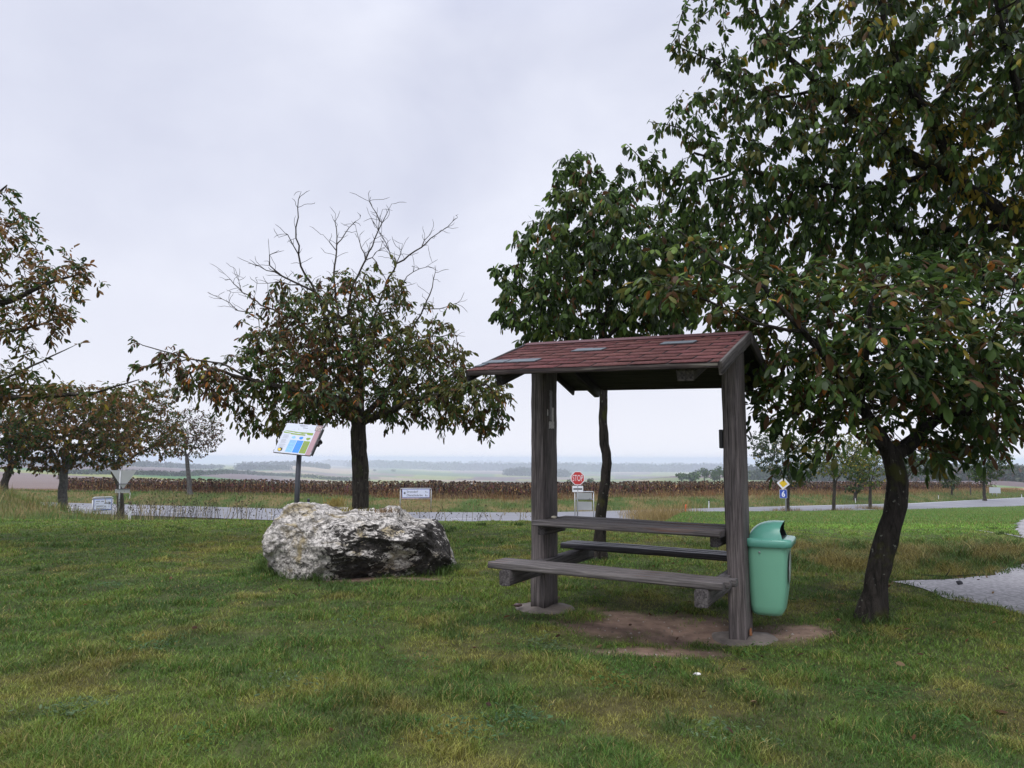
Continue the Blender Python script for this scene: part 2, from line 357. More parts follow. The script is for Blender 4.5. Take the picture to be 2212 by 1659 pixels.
M_logo = plain('bin_logo', (.30, .38, .32), .4, var=.1)
M_paper = plain('torn_paper', (.70, .67, .65), .8, var=.25, scale=60)
M_papergrey = plain('grey_tape', (.30, .28, .29), .7, var=.35, scale=40)
M_orangepaint = plain('faded_orange_paint', (.36, .14, .05), .85, var=.45, scale=50)
M_slate = plain('slate_shingle', (.105, .125, .14), .8, var=.25, scale=60, bump=.4)
M_pebble = plain('pale_pebble', (.55, .5, .38), .7, var=.1)

# ------------------------------------------------------------------ ground sheet
def dirt_mask(x, Y):
    n = fbm(x * 3.1, Y * 3.1, 31) - .5
    a = 1 - (((x - 1.02) / .80) ** 2 + ((Y - 5.66) / .50) ** 2) + n * 2.2
    b = .7 - (((x - .75) / .75) ** 2 + ((Y - 4.98) / .16) ** 2) + n * 2.0
    c = .8 - (((x - 1.98) / .35) ** 2 + ((Y - 5.5) / .3) ** 2) + n * 2.0
    d = .8 - (((x + 1.35) / .7) ** 2 + ((Y - 7.5) / .16) ** 2) + n * 1.6
    return np.clip(np.maximum.reduce([a, b, c, d]) * 2.2, 0, 1)
PATH_T = [tuple(G(*p).xy) for p in ((1905, 1258), (1960, 1255), (2030, 1253), (2100, 1250), (2150, 1243), (2185, 1231), (2212, 1218), (2240, 1200))]
PATH_B = [tuple(G(*p).xy) for p in ((2290, 1347), (2212, 1331), (2130, 1309), (2060, 1293), (1990, 1275), (1935, 1262))]
P1 = PATH_T[-1]
PATH = PATH_T + [(P1[0] + 1.1, P1[1] + 1.6), (P1[0] + 1.3, P1[1] + 4.0)] + [tuple(G(*p).xy) for p in ((2205, 1160), (2193, 1144), (2197, 1130), (2215, 1117), (2260, 1105))] \
    + [(16, 17), (14.5, 12), (12, 8), (9, 5.0), (6.8, 3.6)] + PATH_B
PA = np.array(PATH)
def in_poly(x, y, P):
    c = np.zeros(np.shape(x), bool); j = len(P) - 1
    for i in range(len(P)):
        xi, yi = P[i]; xj, yj = P[j]
        k = ((yi > y) != (yj > y)) & (x < (xj - xi) * (y - yi) / (yj - yi + 1e-12) + xi)
        c ^= k; j = i
    return c
def road_s(x, Y):
    yf = np.interp(x, RX, RY); s_ = (np.interp(x + 2, RX, RY) - np.interp(x - 2, RX, RY)) / 4
    return (Y - yf) / np.sqrt(1 + s_ * s_)
def lerp3(a, b, t): return a * (1 - t[..., None]) + b * t[..., None]
C = lambda *c: np.array(c, float)
def far_colour(x, Y):
    px = 1106 + F * x / np.maximum(Y, 30); r = row_of(px, Y) + (fbm(x * .01, Y * .01, 8) - .5) * 1.2
    n = fbm(x * .05, Y * .05, 12)
    def band(lo, hi, sft=.8): return smooth(lo - sft, lo + sft, r) * (1 - smooth(hi - sft, hi + sft, r))
    brown, brown2, green, yg, beige, blueg = C(.17, .13, .115), C(.13, .10, .10), C(.07, .15, .05), C(.20, .22, .07), C(.27, .22, .15), C(.09, .14, .06)
    col = np.broadcast_to(beige, x.shape + (3,)).copy()
    # the plain: thin strips by distance
    q = np.floor(np.log(np.maximum(Y, 50)) * 5.2 + px * .0016 + 2 * vn(px * .004, np.log(np.maximum(Y, 50)) * 3, 5))
    h = _hash(q, q * 0 + 3, 77); h2 = _hash(np.floor(px / 130 + q * 3.7), q, 55)
    for k, c in enumerate((green * .9, beige, brown, yg, blueg, brown2)):
        col = np.where(((h * .5 + h2 * .5) * 6).astype(int)[..., None] % 6 == k, c, col)
    L_ = 1 - smooth(560, 700, px)
    b1 = np.interp(px, [-300, 0, 146, 340, 500, 620, 760], [1020, 1022, 1030, 1038, 1048, 1055, 1060])
    b2 = np.interp(px, [-300, 0, 146, 340, 500, 620, 760], [1010, 1012, 1017, 1021, 1036, 1046, 1052])
    b3 = np.interp(px, [-300, 0, 250, 486, 720, 760], [1000, 1004, 1010, 1017, 1038, 1040])
    lc = np.where((r > b1)[..., None], brown, np.where((r > b1 - 4 - (px < 300) * 2)[..., None], yg, np.where((r > b2)[..., None], green, np.where((r > b3)[..., None], brown2 * 1.1, beige * .95))))
    col = lerp3(col, lc, L_ * (r > b3 - 1) * (Y < 2400))
    hill = smooth(500, 560, px) * (1 - smooth(760, 840, px)) * smooth(2600, 2900, Y) * (1 - smooth(4200, 4600, Y))
    col = lerp3(col, np.broadcast_to(C(.33, .26, .17), col.shape), hill)
    R_ = smooth(1380, 1460, px) * (Y < 2300)
    rc = np.where((r > 1047)[..., None], C(.30, .17, .10) * (.85 + .3 * n[..., None]), np.where((r > 1041.5)[..., None], C(.15, .22, .10), np.where((r > 1035.5)[..., None], brown2, C(.15, .20, .08))))
    m_ = np.where((r > 1044)[..., None], C(.17, .14, .11), np.where((r > 1031)[..., None], C(.14, .17, .08), C(.13, .09, .09)))
    rc = lerp3(m_ + 0 * rc, rc, smooth(1620, 1700, px))
    col = lerp3(col, rc, R_)
    return col * (.9 + .2 * n[..., None])
def lawn_colour(x, Y):
    n = fbm(x * .55, Y * .55, 40); n2 = fbm(x * 1.7, Y * 1.7, 41); n3 = fbm(x * .16, Y * .16, 44)
    n4 = fbm(x * 4.5, Y * 4.5, 46, 3)
    g = lerp3(np.broadcast_to(C(.045, .090, .018), x.shape + (3,)), np.broadcast_to(C(.105, .142, .028), x.shape + (3,)), smooth(.3, .7, n * .6 + n4 * .4))
    yb = smooth(.47, .64, n2 * .45 + n * .2 + .1 * n3 + n4 * .25 + .05 * np.exp(-((x - .3) / 2.2) ** 2 - ((Y - 3.4) / 1.2) ** 2))
    g = lerp3(g, np.broadcast_to(C(.21, .165, .055), g.shape), yb * .6)
    g = g * (1 - .30 * smooth(.55, .75, fbm(x * 2.6 + 9, Y * 2.6, 48, 3)))[..., None]
    far = smooth(9, 15, Y) * smooth(.1, .5, x / np.maximum(Y, 3))
    g = lerp3(g, np.broadcast_to(C(.115, .215, .04), g.shape), far * .9)
    farl = smooth(10, 14, Y) * (1 - smooth(-.1, .2, x / np.maximum(Y, 3)))
    g = lerp3(g, np.broadcast_to(C(.085, .15, .026), g.shape), farl * .6)
    return g
def rough_mask(x, Y):            # uncut rough strip on the right, verges, bank
    a = smooth(2.2, 3.4, x + .4 * fbm(x, Y, 4)) * smooth(7.4, 8.2, Y - .5 * fbm(x * .7, Y * .7, 5) + .02 * x) * (1 - smooth(10.6, 12.2, Y + 1.2 * fbm(x * .6, Y * .6, 6)))
    s = road_s(x, Y)
    b = smooth(.2, .8, s) * (1 - smooth(7, 9, s)) * smooth(30, 36, Y)
    m = np.exp(-((x + 17) / 4.2) ** 2 - ((Y - 21.5) / 4) ** 2)
    return np.clip(a + b + smooth(.3, .6, m), 0, 1)
def build_ground():
    t = np.linspace(-1.7, 1.7, 600)
    Yr = np.concatenate([np.arange(-14, 3, .5), np.arange(3, 18, .12), np.arange(18, 62, .28)]); y = 62.
    ys = []
    while y < 21000: ys.append(y); y *= 1.014
    Yr = np.concatenate([Yr, ys]); TT_, YY = np.meshgrid(t, Yr)
    X = TT_ * (YY + 26)
    Z = zt(X, YY); n, m = X.shape
    V = np.stack([X, YY, Z], -1).reshape(-1, 3); global GZMIN; GZMIN = float(Z.min())
    idx = np.arange(n * m).reshape(n, m)
    f = np.stack([idx[:-1, :-1], idx[:-1, 1:], idx[1:, 1:], idx[1:, :-1]], -1).reshape(-1, 4)
    near = lerp3(lawn_colour(X, YY) * .62, np.broadcast_to(C(.075, .060, .035), X.shape + (3,)), .15 + .45 * fbm(X * 5, YY * 5, 66, 3) * (YY < 17))
    rm = rough_mask(X, YY); rn = fbm(X * .8, YY * .8, 61)
    rc = lerp3(np.broadcast_to(C(.055, .085, .022), near.shape), np.broadcast_to(C(.15, .115, .05), near.shape), smooth(.35, .65, rn))
    near = lerp3(near, rc, rm)
    s = road_s(X, YY)
    bankbrown = smooth(3.5, 6.5, s + 2 * (rn - .5)) * (YY > 35)
    bb_ = lerp3(np.broadcast_to(C(.13, .075, .04), near.shape), np.broadcast_to(C(.31, .19, .115), near.shape), smooth(45, 62, X)); near = lerp3(near, bb_, bankbrown * .9)
    dm = dirt_mask(X, YY)
    dc = lerp3(np.broadcast_to(C(.15, .10, .075), near.shape), np.broadcast_to(C(.27, .185, .14), near.shape), fbm(X * 6, YY * 6, 14))
    near = lerp3(near, dc, dm)
    gb = np.exp(-((np.hypot(X - 1.0, YY - 1e9)))) * 0
    for (cx, cy, r_) in ((5.6, 8.9, .55), (6.3, 8.1, .4), (4.0, 10.3, .4), (7.3, 7.9, .5)):
        near = lerp3(near, np.broadcast_to(C(.16, .085, .055), near.shape), np.clip(1.2 - np.hypot(X - cx, (YY - cy) * 1.6) / r_ + (rn - .5) * 2, 0, 1) * .8)
    for (ax_, ay_), (bx_, by_) in zip(PATH_T[:-1], PATH_T[1:]):
        dx_, dy_ = bx_ - ax_, by_ - ay_; tt_ = np.clip(((X - ax_) * dx_ + (YY - ay_) * dy_) / (dx_ * dx_ + dy_ * dy_), 0, 1)
        near = lerp3(near, np.broadcast_to(C(.15, .085, .055), near.shape), np.clip(1.2 - np.hypot(X - ax_ - tt_ * dx_, YY - ay_ - tt_ * dy_) / .28 + (rn - .5) * 1.5, 0, 1) * .8)
    fc = far_colour(X, YY)
    col = lerp3(near, fc, smooth(24, 32, s) * (YY > 60))
    me = mesh_np('ground', V, [f], {'col': col.reshape(-1, 3)}, True)
    m = attr_mat('ground', nscale=9, nvar=.35, rough=.95, spec=.1, bump=.8, bscale=35)
    return tag(link('ground', me, m), kind='structure')
build_ground()

# ------------------------------------------------------------------ roads
def asphalt(name, base, rough, var=.25, scale=60):
    m, N, L, P = mat_new(name)
    t = N.new('ShaderNodeTexCoord'); n = N.new('ShaderNodeTexNoise'); n.inputs['Scale'].default_value = scale; n.inputs['Detail'].default_value = 8; L.new(t.outputs['Object'], n.inputs[0])
    n2 = N.new('ShaderNodeTexNoise'); n2.inputs['Scale'].default_value = .6; n2.inputs['Detail'].default_value = 6; L.new(t.outputs['Object'], n2.inputs[0])
    a = N.new('ShaderNodeMath'); a.operation = 'ADD'; L.new(n.outputs[0], a.inputs[0]); L.new(n2.outputs[0], a.inputs[1])
    r = N.new('ShaderNodeMapRange'); r.inputs[1].default_value = .7; r.inputs[2].default_value = 1.3; r.inputs[3].default_value = 1 - var; r.inputs[4].default_value = 1 + var; L.new(a.outputs[0], r.inputs[0])
    v = N.new('ShaderNodeVectorMath'); v.operation = 'SCALE'; v.inputs[0].default_value = base; L.new(r.outputs[0], v.inputs['Scale']); L.new(v.outputs[0], P.inputs[0])
    rr = N.new('ShaderNodeMapRange'); rr.inputs[1].default_value = .35; rr.inputs[2].default_value = .65; rr.inputs[3].default_value = rough - .12; rr.inputs[4].default_value = rough + .12
    L.new(n2.outputs[0], rr.inputs[0]); L.new(rr.outputs[0], P.inputs['Roughness'])
    b = N.new('ShaderNodeBump'); b.inputs['Strength'].default_value = .5; b.inputs['Distance'].default_value = .006; L.new(n.outputs[0], b.inputs['Height']); L.new(b.outputs[0], P.inputs['Normal'])
    return m
M_road = asphalt('wet_asphalt', (.16, .16, .175), .55)
M_path = asphalt('path_asphalt', (.25, .24, .24), .8, .6, 26)
def ribbon(s0, s1, xs, dz):
    P0 = []; P1_ = []
    for x in xs:
        y = np.interp(x, RX, RY); sl_ = (np.interp(x + 2, RX, RY) - np.interp(x - 2, RX, RY)) / 4
        nrm = Vector((-sl_, 1, 0)).normalized()
        for P, s in ((P0, s0), (P1_, s1)):
            P.append((x + nrm.x * s, y + nrm.y * s))
    return P0, P1_
def ribbon_mesh(s0, s1, x0, x1, dz, nx=200, nw=6):
    xs = np.linspace(x0, x1, nx); A, B = ribbon(s0, s1, xs, dz); A = np.array(A); B = np.array(B)
    V = []
    for k in range(nw + 1):
        u = k / nw; P = A * (1 - u) + B * u
        V.append(np.stack([P[:, 0], P[:, 1], np.interp(P[:, 0], RX, RZ) + dz], -1))
    V = np.array(V); idx = np.arange((nw + 1) * nx).reshape(nw + 1, nx)
    f = np.stack([idx[:-1, :-1], idx[:-1, 1:], idx[1:, 1:], idx[1:, :-1]], -1).reshape(-1, 4)
    return mesh_np('r', V.reshape(-1, 3), [f], None, True)
tag(link('road', ribbon_mesh(-7.6, 0, -90, 160, .05, 420), M_road), kind='structure')
# side road running down past the stop sign, hidden behind the lawn's crest for the most part
def drape(poly, name, mat, dz, step=.25, kind='structure'):
    P = np.array(poly); x0, y0 = P.min(0); x1, y1 = P.max(0)
    bm = bmesh.new(); vs = [bm.verts.new((p[0], p[1], 0)) for p in poly]; bm.faces.new(vs)
    n = max(2, int((x1 - x0) / step)); m_ = max(2, int((y1 - y0) / step))
    for i in range(1, n):
        bmesh.ops.bisect_plane(bm, geom=bm.verts[:] + bm.edges[:] + bm.faces[:], plane_co=(x0 + (x1 - x0) * i / n, 0, 0), plane_no=(1, 0, 0))
    for i in range(1, m_):
        bmesh.ops.bisect_plane(bm, geom=bm.verts[:] + bm.edges[:] + bm.faces[:], plane_co=(0, y0 + (y1 - y0) * i / m_, 0), plane_no=(0, 1, 0))
    co = np.array([v.co[:] for v in bm.verts]); z = zt(co[:, 0], co[:, 1]) + dz
    for v, zz in zip(bm.verts, z): v.co.z = zz
    me = bm_mesh(bm, smooth_=True)
    for p in me.polygons:
        if p.normal.z < 0: p.flip()
    return tag(link(name, me, mat), kind=kind)
drape([(8.3, 41.6), (-12, 40.6), (-9, 34), (-7, 28), (-6.5, 22), (-2, 22), (-1.0, 28), (2.5, 34), (6.5, 38)], 'side_road', M_road, .07, .8)
def wavy(P, amp=.05, step=.22):
    o = []
    for a, b in zip(P, P[1:] + P[:1]):
        a = Vector(a); b = Vector(b); n = max(1, int((b - a).length / step))
        for i in range(n):
            p = a.lerp(b, i / n); o.append((p.x + amp * 2 * (fbm(np.array([p.x * 3]), np.array([p.y * 3]), 71)[0] - .5) * 2, p.y + amp * 2 * (fbm(np.array([p.x * 3]), np.array([p.y * 3]), 72)[0] - .5) * 2))
    return o
drape(wavy(PATH, .08), 'path', M_path, .010, .22)
def marking(name, s0, s1, x0, x1):
    return tag(link(name, ribbon_mesh(s0, s1, x0, x1, .056, max(2, int(abs(x1 - x0) * 2)), 1), M_white), kind='structure')
for x0, x1 in ((-31, -21),): marking('road_marking', -4.0, -3.86, x0, x1)
for x0 in (-19.5, -12.5, -7.2, -3.4, .6): marking('road_marking', -5.1, -4.95, x0, x0 + 2.5)
marking('road_marking', -.35, -.23, 20, 120)

exec_after = []

# ------------------------------------------------------------------ picnic shelter
U = Vector((math.cos(rad(-28.9)), math.sin(rad(-28.9)), 0)); Vv = Vector((-U.y, U.x, 0)); SC = Vector((.945, 5.75, 0))
def SH(a, b, z, su=-.010, sv=.012): return SC + U * a + Vv * b + Vector((0, 0, z + su * a + sv * b))
def RF(a, b, z): return SH(a, b, z, -.024, .004) + Vector((0, 0, .036 * min(1, max(0, b / .945))))
def timber(name, p0, p1, w_, h_, up, mat, parent, seg=14, wob=.004, bev=.006, taper=1.0, seed=0, jag=0):
    p0 = Vector(p0); p1 = Vector(p1); X = (p1 - p0); Ln = X.length; M = basis(X, z=up, loc=(p0 + p1) / 2)
    bm = bmesh.new(); rings = []; hw, hh = w_ / 2, h_ / 2
    prof = []
    for (cx, cy, sx, sy) in ((hw, -hh, -1, 1), (hw, hh, -1, -1), (-hw, hh, 1, -1), (-hw, -hh, 1, 1)):
        a = (cx, cy + sy * bev); b = (cx + sx * bev, cy)
        prof += [a, b] if (sx * sy < 0) == True else [b, a]
    # order the section round its centre and add mid points
    prof = sorted(prof, key=lambda q: math.atan2(q[1] / hh, q[0] / hw)); full = []
    for i in range(len(prof)):
        a = prof[i]; b = prof[(i + 1) % len(prof)]; full.append(a)
        if math.hypot(a[0] - b[0], a[1] - b[1]) > .03: full += [((a[0] * 2 + b[0]) / 3, (a[1] * 2 + b[1]) / 3), ((a[0] + b[0] * 2) / 3, (a[1] + b[1] * 2) / 3)]
    for i in range(seg + 1):
        t = i / seg; x = (t - .5) * Ln; k = 1 + (taper - 1) * t; r = []
        for j, (y, z) in enumerate(full):
            d = mnoise.noise((x * 2.2 + seed * 9, y * 9 + seed, z * 9)) * wob + mnoise.noise((x * 7 + seed * 5, y * 25, z * 25 + seed)) * wob * .5
            ex = mnoise.noise((y * 40, z * 40, seed + i)) * jag if i in (0, seg) else 0
            r.append(bm.verts.new((x + ex, y * k * (1 + d / hw), z * k * (1 + d / hh))))
        rings.append(r)
    n = len(full)
    for a, b in zip(rings, rings[1:]):
        for j in range(n): bm.faces.new((a[j], a[(j + 1) % n], b[(j + 1) % n], b[j]))
    bm.faces.new(rings[0]); bm.faces.new(rings[-1])
    me = bm_mesh(bm)
    me.polygons.foreach_set('use_smooth', [len(p.vertices) == 4 for p in me.polygons]); me.update()
    o = link(name, me, mat, parent, M)
    return o
PA_, WU, WV = .771, .122, .262
sh = thing('picnic_shelter', SC, 'weathered grey timber picnic table with two benches under a small red shingled roof', 'picnic shelter')
UP = Vector((0, 0, 1))
for s, zb, sd_ in ((-1, .03, 1), (1, -.08, 2)):
    p0 = SH(s * PA_, 0, zb); p1 = SH(s * PA_, 0, 2.07); 
    if s > 0: p0 += Vector((.012, 0, 0))
    post = timber('post', p0, p1, WU, WV, Vv, M_post, sh, 26, .006, .012, taper=.97, seed=sd_)
    # concrete footing
    bm = bmesh.new(); c = SH(s * PA_, 0, 0); rr = .27
    rings = []
    for i, (f_, hh_) in enumerate(((1.12, -.08), (1.0, -.01), (.86, .028), (.5, .045), (.0, .05))):
        ring = []
        for k in range(22):
            a = 2 * math.pi * k / 22; q = rr * f_ * (1 + .12 * mnoise.noise((math.cos(a) * 1.5, math.sin(a) * 1.5, s * 3)))
            ring.append(bm.verts.new((q * math.cos(a), q * math.sin(a), hh_ + .012 * mnoise.noise((math.cos(a) * 2 * f_, math.sin(a) * 2 * f_, s * 7)))))
        rings.append(ring)
    for a, b in zip(rings, rings[1:]):
        for k in range(22): bm.faces.new((a[k], a[(k + 1) % 22], b[(k + 1) % 22], b[k]))
    gz = zg(c.x, c.y)
    link('concrete_footing', bm_mesh(bm, smooth_=True), M_conc, sh, Matrix.Translation((c.x + (.05 if s > 0 else 0), c.y, (.008 if s < 0 else -.052))))
# table top: three boards
for i, b in enumerate((-.187, 0, .187)):
    e0 = -.745 if abs(b) > .1 else -PA_ + WU / 2 + .003
    if i == 2: e0 = -PA_ + WU / 2 + .003
    e1 = .712 if i != 1 else .716
    timber('tabletop_board', SH(e0, b, .722), SH(e1, b, .722), .177, .042, UP, M_plank, sh, 18, .0025, .005, seed=10 + i, jag=.006)
for a in (-.705, .655):
    timber('table_bearer', SH(a, -.19, .662), SH(a, .20, .662), .06, .075, UP, M_beam, sh, 6, .002, .006, seed=20)
for s in (-1, 1):   # benches
    for i in range(3):
        b = s * .623 + (i - 1) * .091
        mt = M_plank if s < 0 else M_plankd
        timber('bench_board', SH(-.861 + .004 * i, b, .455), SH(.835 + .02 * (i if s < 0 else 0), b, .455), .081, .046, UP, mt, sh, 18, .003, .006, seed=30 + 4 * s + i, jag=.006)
for a in (-.712, .705):
    timber('bench_bearer', SH(a, -.765, .377), SH(a, .80, .377), .086, .108, UP, M_beam, sh, 12, .004, .008, seed=40 + int(a), jag=.004)
# roof
EU0, EU1, EV, EZ, RZ_ = -.918, .888, .945, 1.85, 2.165
sl = (RZ_ - EZ) / EV
for s in (-1, 1):
    Xr = (RF(0, 0, RZ_) - RF(0, s * EV, EZ)); Ls = Xr.length; Xr.normalize()
    nrm = Xr.cross(U) if s < 0 else U.cross(Xr)
    if nrm.z < 0: nrm = -nrm
    # sheathing boards
    c = (RF((EU0 + EU1) / 2, 0, RZ_) + RF((EU0 + EU1) / 2, s * EV, EZ)) / 2 - nrm * .014
    Uu = (RF(1, 0, 0) - RF(0, 0, 0)).normalized()
    bm = bmesh.new(); nb = 8
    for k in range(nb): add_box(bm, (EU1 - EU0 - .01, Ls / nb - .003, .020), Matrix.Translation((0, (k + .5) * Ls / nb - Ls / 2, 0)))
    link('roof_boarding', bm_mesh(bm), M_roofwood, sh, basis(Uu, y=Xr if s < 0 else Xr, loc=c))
    # rafters
    for a in ((-.70, .635, .69) if s < 0 else (-.66, .635, .72)):
        e = .05
        p0 = RF(a, s * (EV - .04), EZ + sl * .04) - nrm * .075; p1 = RF(a, s * .02, RZ_ - sl * .02) - nrm * .075
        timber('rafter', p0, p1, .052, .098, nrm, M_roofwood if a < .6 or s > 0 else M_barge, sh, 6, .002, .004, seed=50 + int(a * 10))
    # eaves board and barge boards
    timber('eaves_board', RF(EU0, s * (EV + .008), EZ - .018), RF(EU1, s * (EV + .008), EZ - .018), .018, .036, UP, M_fascia, sh, 16, .001, .003, seed=61)
    for a, mt in ((EU0 - .011, M_roofwood), (EU1 + .013, M_barge)):
        p0 = RF(a, s * (EV + .015), EZ - .006) - nrm * .034; p1 = RF(a, 0, RZ_ + .004) - nrm * .030
        timber('barge_board', p0, p1, .022, .085, nrm, mt, sh, 10, .002, .003, seed=63)
    # shingles
    rows = 9; ex = Ls / rows; V = []; Fq = []; Cc = []; r0 = random.Random(5)
    patch = {}
    for k in range(rows):
        tw = .262; off = (k % 2) * .131 - .06; x = EU0 - .012 + off - tw
        while x < EU1 + .012:
            x0 = max(x, EU0 - .012); x1 = min(x + tw - .018, EU1 + .006); x += tw
            if x1 - x0 < .015: continue
            j = r0.uniform(-.003, .003); lift = .004 + (r0.uniform(.0, .006) if r0.random() < .2 else 0)
            b0 = (k * ex - .012 + j) if k else -.018; b1 = (k + 1) * ex + .012
            grey = s < 0 and ((k == 1 and x0 < EU0 + .02) or (k == 2 and abs(x0 - (EU0 + .10)) < .13) or (k == 5 and abs(x0 + .40) < .131) or (k == 6 and abs(x0 - .42) < .131))
            P = []
            for xx, yy, hh_ in ((x0, b0, .0072 + lift * .6), (x1, b0, .0072 + lift * .6), (x1, b1, .003), (x0, b1, .003)):
                P.append(Vector((xx, yy, hh_)))
            Q = [p - Vector((0, 0, .003)) for p in P]
            if grey:
                bm = bmesh.new(); vv = [bm.verts.new(p + Vector((0, 0, .006))) for p in P]; ww = [bm.verts.new(p + Vector((0, 0, .002))) for p in Q]
                bm.faces.new(vv); bm.faces.new(ww[::-1])
                for q in range(4): bm.faces.new((vv[q], ww[q], ww[(q + 1) % 4], vv[(q + 1) % 4]))
                patch[(k, x0)] = bm_mesh(bm)
            n0 = len(V); V += [p[:] for p in P] + [p[:] for p in Q]
            Fq += [(n0, n0 + 1, n0 + 2, n0 + 3), (n0, n0 + 4, n0 + 5, n0 + 1), (n0 + 1, n0 + 5, n0 + 6, n0 + 2), (n0 + 3, n0 + 7, n0 + 4, n0)]
            v_ = r0.uniform(.85, 1.15); wr = r0.uniform(.94, 1.06)
            # courses just under the slate tabs are worn greyer
            Cc += [(.150 * v_, .060 * v_ * wr, .056 * v_)] * 8
    # backing sheet so that no gap shows the boards
    n0 = len(V); V += [(EU0 - .012, -.015, .0036), (EU1 + .006, -.015, .0036), (EU1 + .006, Ls + .01, .0036), (EU0 - .012, Ls + .01, .0036)]
    Fq.append((n0, n0 + 1, n0 + 2, n0 + 3)); Cc += [(.018, .012, .012)] * 4
    Mr = basis(Uu, y=Xr, loc=RF(0, s * EV, EZ))
    if Mr.col[2].z < 0:   # keep the face up on both slopes
        Mr = basis(Uu, y=Xr, loc=RF(0, s * EV, EZ)); Mr.col[2] = -Mr.col[2]
    Vn = [tuple(Mr @ Vector(v)) for v in V]
    o_ = RF(0, s * EV, EZ); Vn = [(a - o_.x, b - o_.y, c_ - o_.z) for a, b, c_ in Vn]
    me = mesh_np('sh', Vn, [np.array(Fq)], {'col': np.array(Cc)})
    ms = attr_mat('red_shingles', nscale=40, nvar=.3, rough=.85, spec=.25, bump=.6, bscale=300) if s < 0 else bpy.data.materials['red_shingles']
    rp = link('roof_shingles', me, ms, sh, Matrix.Translation(o_))
    for (k, x0), pm in patch.items():
        pm.transform(Mr); pm.transform(Matrix.Translation(-o_))
        q = link('slate_grey_shingle', pm, M_slate, rp, Matrix.Translation(o_)); q['label'] = 'slate grey replacement shingle on the red roof'
# ridge cap
bm = bmesh.new()
for s in (-1, 1):
    a0, a1 = EU0 - .014, EU1 + .008
    vs = [RF(a0, 0, RZ_ + .022), RF(a1, 0, RZ_ + .022), RF(a1, s * .075, RZ_ + .022 - sl * .075 - .004), RF(a0, s * .075, RZ_ + .022 - sl * .075 - .004)]
    bm.faces.new([bm.verts.new(v - SC) for v in vs])
bmesh.ops.remove_doubles(bm, verts=bm.verts, dist=1e-4)
o = link('ridge_cap', bm_mesh(bm), plain('ridge_felt', (.095, .042, .045), .85, var=.25, scale=60, bump=.3), sh, Matrix.Translation(SC))
sm = o.modifiers.new('s', 'SOLIDIFY'); sm.thickness = .006
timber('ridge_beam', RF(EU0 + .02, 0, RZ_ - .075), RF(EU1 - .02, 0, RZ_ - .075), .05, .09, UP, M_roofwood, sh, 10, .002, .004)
# notes and tape on the inner face of the far post, paint marks, small black box on the near post
inn = lambda b, z, o: SH(-PA_ + WU / 2 + o, b, z)
def note(name, b, z, w_, h_, mat, o=.004, seed=0, parent=sh):
    r_ = random.Random(seed); P = []
    n = 9
    for (x0, y0, x1, y1) in ((-1, -1, 1, -1), (1, -1, 1, 1), (1, 1, -1, 1), (-1, 1, -1, -1)):
        for i in range(n):
            t = i / n; P.append(((x0 + (x1 - x0) * t) * w_ / 2 + r_.uniform(-1, 1) * w_ * .07, (y0 + (y1 - y0) * t) * h_ / 2 + r_.uniform(-1, 1) * h_ * .06))
    return link(name, poly_mesh(P, 0, .0015), mat, parent, basis(Vv, y=UP, loc=inn(b, z, o)))
note('grey_tape_strip', -.008, 1.66, .05, .24, M_papergrey, .0045, 1)
note('torn_notice', .02, 1.585, .035, .11, M_paper, .007, 2)
note('torn_notice', -.07, 1.60, .018, .05, M_paper, .005, 3)
note('torn_notice', -.005, 1.50, .095, .058, M_paper, .0075, 4)
box_obj('black_box', (.028, .075, .135), basis(U, y=Vv, loc=SH(PA_ - WU / 2 - .017, -.05, 1.385)), M_black, sh, .004)
for z, b, w_, h_, sd_ in ((.02, -.03, .055, .06, 5), (.005, -.095, .03, .05, 6)):
    pass
def mark(face_b, a, z, w_, h_, seed):
    r_ = random.Random(seed); P = []
    for k in range(18):
        t = 2 * math.pi * k / 18; e = 2.6; q = (abs(math.cos(t)) ** e + abs(math.sin(t)) ** e) ** (-1 / e) * r_.uniform(.82, 1.05)
        P.append((q * math.cos(t) * w_ / 2, q * math.sin(t) * h_ / 2))
    link('paint_mark', poly_mesh(P, 0, .001), M_orangepaint, sh, basis(Vv, y=UP, loc=SH(PA_ + WU / 2 + .0115, a, z) + Vector((.014, 0, 0))))
mark(0, -.045, .04, .085, .055, 3); mark(0, -.012, .02, .03, .03, 4)

# litter bin on the near post
bn = Vector((.899, -.438, 0)).normalized(); bl = Vector((-bn.y, bn.x, 0))
bp = at(1623, 1240, 5.52); bp.z = 0
BM = basis(bn, y=bl, loc=bp)
bint = thing('litter_bin', bp, 'mint green plastic litter bin with hooded lid hung beside the near post of the shelter', 'litter bin')
def loft(sections, cap0=True, cap1=True, sm=True):
    bm = bmesh.new(); rings = [[bm.verts.new(p) for p in s] for s in sections]; n = len(rings[0])
    for a, b in zip(rings, rings[1:]):
        for k in range(n): bm.faces.new((a[k], a[(k + 1) % n], b[(k + 1) % n], b[k]))
    if cap0: bm.faces.new(rings[0])
    if cap1: bm.faces.new(rings[-1])
    return bm_mesh(bm, smooth_=sm)
def sec(x0, x1, hw, z, r, n=5): return [((x0 + x1) / 2 + p[0], p[1], z) for p in rrect(x1 - x0, 2 * hw, r, n)]
zb, zl, zh = .128, .665, .60
body = [sec(.045, .19, .10, zb, .04), sec(.022, .212, .125, zb + .006, .045), sec(.008, .228, .14, zb + .03, .05), sec(.004, .235, .147, zb + .07, .05), sec(0, .25, .158, .3, .05), sec(-.002, .262, .168, .5, .045), sec(-.004, .272, .175, .64, .045), sec(-.004, .272, .175, .66, .045)]
bo = link('bin_body', loft(body, True, False), M_bin, bint, BM)
